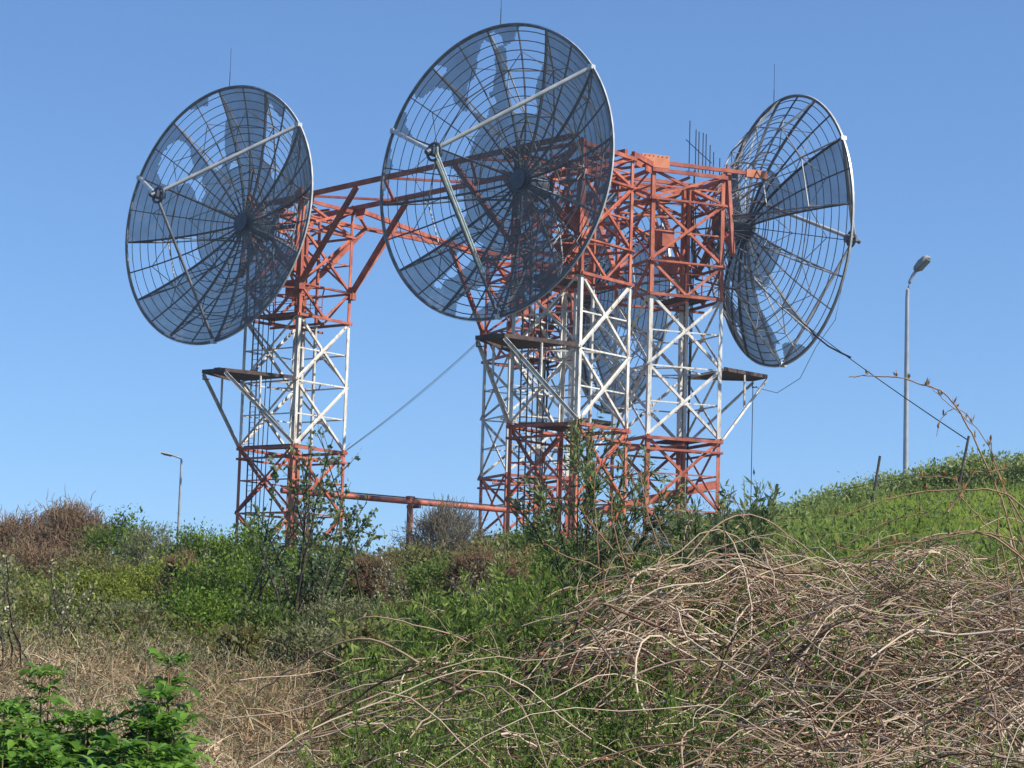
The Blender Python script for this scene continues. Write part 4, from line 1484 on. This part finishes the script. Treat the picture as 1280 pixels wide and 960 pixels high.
def bramble_bank():
    rng = np.random.default_rng(35)
    # sagging dead canes, in mats with dark gaps between them
    n = 13500
    x, D, px = spread(n, 430, 1500, 9.3, 19.5, rng)
    mat = np.clip((D - 13.2) / 1.5, 0, 1) * np.clip((px - 660) / 180, 0, 1)
    low = np.clip((px - 800) / 260, 0, 1)
    gaps = patch(x, D, 2.7, 6) + 0.7 * patch(x, D, 6.0, 3)
    dens = np.maximum(np.maximum(mat * 0.55, low * 0.42), 0.07) * np.clip(0.42 + 1.4 * gaps, 0.01, 1.5)
    k = rng.random(n) < dens
    x, D, px = x[k], D[k], px[k]
    n = len(x)
    m = 16
    t = np.linspace(-0.5, 0.5, m)[None]
    ln = 0.3 + rng.gamma(2.0, 0.38, n)
    th = np.where(rng.random(n) < 0.55, rng.normal(0.3, 0.4, n), rng.uniform(0, PI, n))
    cur = rng.normal(0, 0.8, n)
    flow = 0.9 * patch(x, D, 0.9, 11) * 0.5
    ang = (th + flow)[:, None] + cur[:, None] * t * 2
    dx = np.cos(ang) * (ln / m)[:, None]
    dy = np.sin(ang) * (ln / m)[:, None]
    X = x[:, None] + np.cumsum(dx, 1) - dx.sum(1)[:, None] / 2
    Y = D[:, None] + np.cumsum(dy, 1) - dy.sum(1)[:, None] / 2
    h0 = rng.uniform(0.12, 0.55, n)
    arch = rng.uniform(0.0, 0.32, n) * ln / 1.6
    tilt = (rng.normal(0, 0.13, n) + 0.20 * np.clip((px - 850) / 200, 0, 1) * np.clip((17 - D) / 3, 0, 1)) * ln
    Z = ground(X, Y) + h0[:, None] + arch[:, None] * (1 - 4 * t ** 2) + tilt[:, None] * t
    Z = np.maximum(Z, ground(X, Y) + 0.03)
    P = np.stack([X, Y, Z], -1)
    P += np.cumsum(rng.normal(size=P.shape) * 0.009, 1)
    r = rng.uniform(0.0022, 0.0070, n)
    r = np.where(rng.random(n) < 0.12, r * 1.5, r)
    r = np.where(D < 11.5, np.minimum(r, 0.0048), r)
    a = tubes_np(P, r, r * 0.55, 5)
    # finer dead stalks and side shoots
    n2 = 7000
    x, D, px = spread(n2, 400, 1500, 9.3, 20, rng)
    k = rng.random(n2) < np.clip((px - 380) / 480, 0.25, 1)
    x, D = x[k], D[k]
    n2 = len(x)
    m2 = 6
    t2 = np.linspace(0, 1, m2)[None, :, None]
    d = rng.normal(size=(n2, 3)) * np.array([1, 0.7, 0.45])
    d = unit(d)
    l2 = rng.uniform(0.15, 0.7, n2)[:, None, None]
    p0 = np.stack([x, D, ground(x, D) + rng.uniform(0.03, 0.5, n2)], 1)
    half = rng.random(n2) < 0.6                     # side shoots forking off the canes
    ci, cj = rng.integers(0, n, n2), rng.integers(2, m - 2, n2)
    p0 = np.where(half[:, None], P[ci, cj], p0)
    tg = unit(P[ci, cj + 1] - P[ci, cj])
    d = np.where(half[:, None], unit(tg + 0.75 * d), d)
    P2 = p0[:, None] + d[:, None] * l2 * t2 + rng.normal(size=(n2, 1, 3)) * 0.1 * t2 * (1 - t2) * 4 * l2 - np.array([0, 0, 1.0]) * l2 * 0.25 * t2 ** 2
    P2[..., 2] = np.maximum(P2[..., 2], ground(P2[..., 0], P2[..., 1]) + 0.01)
    b = tubes_np(P2, rng.uniform(0.0016, 0.0038, n2), 0.0011, 3)
    stuff('bramble_canes', cat([a, b]), M['cane'], 'tangled pale dead bramble canes heaped over the near bank', 'brambles')
    # buds along canes
    nb = 3500
    i = rng.integers(0, n, nb)
    j = rng.integers(0, m, nb)
    bp = P[i, j] + rng.normal(size=(nb, 3)) * 0.008
    stuff('bramble_buds', leaf_quads(bp, rand_dirs(nb, rng, 0.9), rng.uniform(0.02, 0.05, nb), 0.016, rng), M['bud'], 'reddish opening buds dotted along the dead bramble canes', 'buds')


def bramble_green():
    rng = np.random.default_rng(36)
    nc = 13000
    x, D, px = spread(nc, 400, 1500, 9.3, 26, rng)
    gate = 1.1 * patch(x, D, 2.9, 9) + 0.28 + 1.0 * np.clip((880 - px) / 300, -0.35, 1) + 0.4 * np.clip((13 - D) / 4, -0.6, 1)
    edge = np.clip((px - 400 - (D - 9) * 4) / 90, 0, 1)
    k = (rng.random(nc) < edge) & (gate > rng.normal(0, 0.35, nc))
    x, D = x[k], D[k]
    nc = len(x)
    h = rng.uniform(0.2, 0.75, nc) * np.clip(0.75 + 0.35 * patch(x, D, 2.0, 1), 0.4, 1.3)
    d = rand_dirs(nc, rng, 1.5, 0.55)
    p = np.stack([x, D, ground(x, D)], 1)
    m = 5
    t = np.linspace(0, 1, m)[None, :, None]
    P = p[:, None] + d[:, None] * h[:, None, None] * t
    st = tubes_np(P, 0.004, 0.0018, 3)
    per = 26
    i = np.repeat(np.arange(nc), per)
    f = (rng.uniform(0.1, 1.08, nc * per) ** 0.6)[:, None]
    lp = p[i] + d[i] * h[i][:, None] * f
    ld = unit(d[i] * 0.6 + rng.normal(size=(nc * per, 3)) * 0.7 + np.array([0, 0, 0.25]))
    n = nc * per
    sc = np.clip(D[i] / 14, 0.75, 1.6)
    lf = leaf_quads(lp, ld, rng.uniform(0.035, 0.085, n) * sc, rng.uniform(0.010, 0.018, n) * sc, rng)
    stuff('bramble_foliage', lf, M['leaf_narrow'], 'narrow green leaves and shoots growing up through the bramble bank', 'foliage')
    stuff('bramble_shoots', st, M['bark'], 'thin dark shoots under the green leaves of the bramble bank', 'shoots')


dry_grass()
dead_twigs()
undergrowth()
slope_grass()
slope_herbs()
bramble_bank()
bramble_green()


# ---- elder plants in the lower left corner
def leaflet_template():
    """(verts, quads): a pointed oval leaflet folded along its midrib, length 1 along x"""
    xs = [0, 0.18, 0.42, 0.7, 1.0]
    ws = [0.02, 0.20, 0.25, 0.16, 0.0]
    v, q = [], []
    for x_, w_ in zip(xs, ws):
        zc = 0.10 * math.sin(PI * x_) - 0.22 * x_ * x_
        v += [(x_, -w_, zc + 0.25 * w_), (x_, 0, zc), (x_, w_, zc + 0.25 * w_)]
    for k in range(4):
        for s in (0, 1):
            a = k * 3 + s
            q.append((a, a + 3, a + 4, a + 1))
    return np.array(v), np.array(q)


LT = leaflet_template()


def elder(px, yt, D, hw, nsh, label, seed):
    rng = np.random.default_rng(seed)
    c0 = at(px, 900, D)
    base = np.array([c0[0], D, float(ground(c0[0], D))])
    root = thing('elder_plant', V(base), label, 'leafy plant', 'leafy elder plants at the lower left')
    topz = at(px, yt, D)[2] - base[2]
    W = hw * D / FPX
    stems, T, O = [], [], []
    for s in range(nsh):
        off = np.array([rng.normal() * W * 0.5, rng.normal() * W * 0.5, 0])
        hh = topz * rng.uniform(0.6, 1.0) * (1 - 0.25 * min(1, abs(off[0]) / W))
        t = np.linspace(0, 1, 6)[:, None]
        b = off * 0.35
        e = off + np.array([0, 0, hh - 0.03])
        p_ = b * (1 - t) + e * t + np.array([0, 0, 0.06]) * t * (1 - t)
        stems.append(p_)
        for f in (0.35, 0.5, 0.64, 0.78, 0.9, 1.0):
            c = b * (1 - f) + e * f
            az0 = rng.uniform(0, PI)
            for az in (az0, az0 + PI) if f < 1 else (az0, az0 + PI * 0.5, az0 + PI, az0 + PI * 1.5):
                up = 0.25 + 0.55 * (f > 0.95) + rng.normal() * 0.15
                ax = unit(np.array([math.cos(az), math.sin(az), up]))
                side = unit(np.cross(np.array([0, 0, 1.0]), ax))
                L = rng.uniform(0.07, 0.115) * (1.0 if f < 0.95 else 0.8)
                for at_, sg, sz in ((0.9, 0, 1.0), (0.8, 1, 0.85), (0.8, -1, 0.85), (0.35, 1, 0.75), (0.35, -1, 0.75)):
                    o_ = c + ax * L * 1.1 * at_ - np.array([0, 0, 1]) * 0.25 * L * at_ ** 2
                    dirv = unit(ax * (1.0 if sg == 0 else 0.55) + side * sg * 0.95 - np.array([0, 0, 0.25]) + rng.normal(size=3) * 0.15)
                    sd_ = unit(np.cross(np.array([0, 0, 1.0]) + rng.normal(size=3) * 0.15, dirv))
                    up_ = np.cross(dirv, sd_)
                    T.append(np.stack([dirv, sd_, up_], 0) * (L * sz * rng.uniform(0.85, 1.2)))
                    O.append(o_)
    T, O = np.array(T), np.array(O)
    vs = np.einsum('vk,nkj->nvj', LT[0], T) + O[:, None]
    nv = LT[0].shape[0]
    q = (LT[1][None] + (np.arange(len(T)) * nv)[:, None, None]).reshape(-1, 4)
    np_obj('foliage', (vs.reshape(-1, 3), q), M['leaf_elder'], root, True)
    np_obj('stems', tubes_np(np.array(stems), 0.006, 0.003, 5), M['cane_live'], root, True)


ED = [
    (55, 830, 11.2, 40, 17, 'leafy elder with a raised pointed top, near the left edge'),
    (118, 868, 11.0, 36, 15, 'leafy elder between the raised top and the right hand clump'),
    (212, 815, 11.8, 24, 9, 'small leafy elder clump set highest, farthest back in the dry grass'),
    (195, 852, 11.0, 38, 16, 'leafy elder at the right end of the clump with drooping leaves'),
    (5, 872, 10.6, 54, 20, 'shaded leafy elder cut by the left edge'),
    (60, 915, 10.2, 54, 20, 'leafy elder low at the bottom edge, left'),
    (150, 920, 10.2, 50, 19, 'leafy elder low at the bottom edge, middle of the clump'),
    (225, 915, 10.3, 38, 14, 'leafy elder low at the bottom edge, right end'),
]
for i, (px, yt, D, hw, k, lab) in enumerate(ED):
    elder(px, yt, D, hw, k, lab, 60 + i)


# ---- the arching bramble shoots at the right
def arching(px_path, D, r0, parent, base, rng, buds=True):
    pts = np.array([at(a, b, D + dd) for a, b, dd in px_path]) - base
    n = len(pts)
    tt = np.linspace(0, n - 1, 8 * (n - 1) + 1)
    out = []
    for t in tt:                                     # catmull-rom through the points
        i = min(n - 2, int(t))
        f = t - i
        p0, p1, p2, p3 = pts[max(0, i - 1)], pts[i], pts[i + 1], pts[min(n - 1, i + 2)]
        out.append(0.5 * ((2 * p1) + (-p0 + p2) * f + (2 * p0 - 5 * p1 + 4 * p2 - p3) * f * f + (-p0 + 3 * p1 - 3 * p2 + p3) * f ** 3))
    out = np.array(out) + np.cumsum(rng.normal(size=(len(out), 3)) * 0.003, 0)
    o = np_obj('cane', tubes_np(out[None], r0 * 0.75, r0 * 0.35, 6), M['cane_live'], parent, True)
    if buds:
        k = np.arange(2, len(out), 7)
        nb = len(k) * 3
        kk = np.repeat(k, 3)
        bp = out[kk] + rng.normal(size=(nb, 3)) * 0.003
        set_props(np_obj('buds', leaf_quads(bp, rand_dirs(nb, rng, 1.6, 0.4), rng.uniform(0.025, 0.055, nb), 0.012, rng), M['bud'], o), kind='stuff')


def arch_bramble():
    rng = np.random.default_rng(91)
    D = 13.0
    b0 = at(1275, 790, D)
    base = np.array([b0[0], D, float(ground(b0[0], D))])
    root = thing('bramble_bush', V(base), 'arching leafless bramble at the right edge, shoots reaching against the sky', 'bramble')
    paths = [
        ([(1290, 760, 0), (1262, 660, 0), (1245, 610, 0), (1215, 545, 0), (1185, 500, 0), (1140, 481, 0), (1098, 477, 0), (1060, 479, 0)], 0.0085),
        ([(1300, 740, .3), (1268, 640, .3), (1240, 565, .3), (1215, 530, .3), (1196, 520, .3), (1180, 535, .3), (1176, 555, .3)], 0.005),
        ([(1215, 530, .2), (1180, 500, .2), (1160, 487, .2), (1135, 482, .2)], 0.004),
        ([(1300, 660, -.3), (1260, 615, -.3), (1210, 610, -.3), (1150, 612, -.3), (1095, 625, -.3), (1055, 640, -.3), (1026, 648, -.3)], 0.0075),
        ([(1285, 700, 0), (1235, 660, 0), (1200, 625, 0), (1190, 600, 0), (1170, 596, 0), (1141, 593, 0)], 0.006),
        ([(1185, 640, 0), (1205, 612, 0), (1217, 594, 0), (1240, 590, 0), (1262, 588, 0)], 0.0085),
        ([(1310, 690, .2), (1275, 650, .2), (1250, 600, .2), (1238, 570, .2), (1236, 545, .2)], 0.008),
        ([(1290, 680, -.5), (1230, 668, -.5), (1170, 676, -.5), (1110, 682, -.5), (1070, 690, -.5), (1030, 682, -.5)], 0.006),
        ([(1300, 720, -.2), (1240, 672, -.2), (1190, 670, -.2), (1150, 690, -.2), (1110, 705, -.2), (1080, 712, -.2)], 0.0085),
        ([(1270, 800, 0), (1262, 720, 0), (1250, 660, 0), (1255, 600, 0)], 0.0055),
        ([(1160, 640, .1), (1110, 655, .1), (1080, 670, .1), (1050, 690, .1)], 0.005),
    ]
    for p_, r in paths:
        arching(p_, D, r, root, base, rng)


arch_bramble()


def bare_shoots():
    rng = np.random.default_rng(92)
    D = 15.5
    b0 = at(770, 760, D)
    base = np.array([b0[0], D, float(ground(b0[0], D))])
    root = thing('bramble_bush', V(base), 'leafless bramble with long pale shoots crossing before the tower feet', 'bramble')
    paths = [
        ([(790, 730, 0), (770, 660, 0), (765, 620, 0), (790, 600, 0), (808, 590, 0)], 0.006),
        ([(830, 700, 0), (812, 650, 0), (800, 600, 0), (785, 588, 0), (755, 585, 0)], 0.006),
        ([(840, 690, .2), (825, 660, .2), (815, 630, .2), (800, 600, .2)], 0.005),
        ([(790, 710, 0), (760, 680, 0), (735, 650, 0), (730, 640, 0)], 0.0075),
        ([(790, 705, -.2), (780, 690, -.2), (795, 665, -.2), (815, 652, -.2), (828, 650, -.2)], 0.0045),
        ([(750, 720, .1), (748, 660, .1), (746, 610, .1), (748, 560, .1)], 0.006),
        ([(760, 715, 0), (735, 705, 0), (700, 690, 0), (680, 680, 0), (655, 690, 0)], 0.008),
        ([(910, 740, 0), (908, 690, 0), (905, 640, 0)], 0.006),
        ([(1000, 740, 0), (960, 690, 0), (930, 650, 0), (912, 648, 0)], 0.006),
    ]
    for p_, r in paths:
        arching(p_, D, r, root, base, rng)


bare_shoots()


def haze():
    """thin sea air round the whole site"""
    m = bpy.data.materials.new('thin_sea_haze')
    m.use_nodes = True
    t = m.node_tree
    t.nodes.remove(t.nodes['Principled BSDF'])
    v = t.nodes.new('ShaderNodeVolumePrincipled')
    v.inputs['Color'].default_value = (0.74, 0.87, 1.0, 1)
    v.inputs['Density'].default_value = HAZE
    v.inputs['Anisotropy'].default_value = 0.2
    t.links.new(v.outputs[0], t.nodes['Material Output'].inputs['Volume'])
    mb = MB().box(V((0, 4200, 22)), V((0, -600, 22)), 7400, 50)
    o = mb.build('haze', m)
    set_props(o, 'thin pale haze over the dunes', 'haze', None, 'stuff')


HAZE = 0.00028
haze()
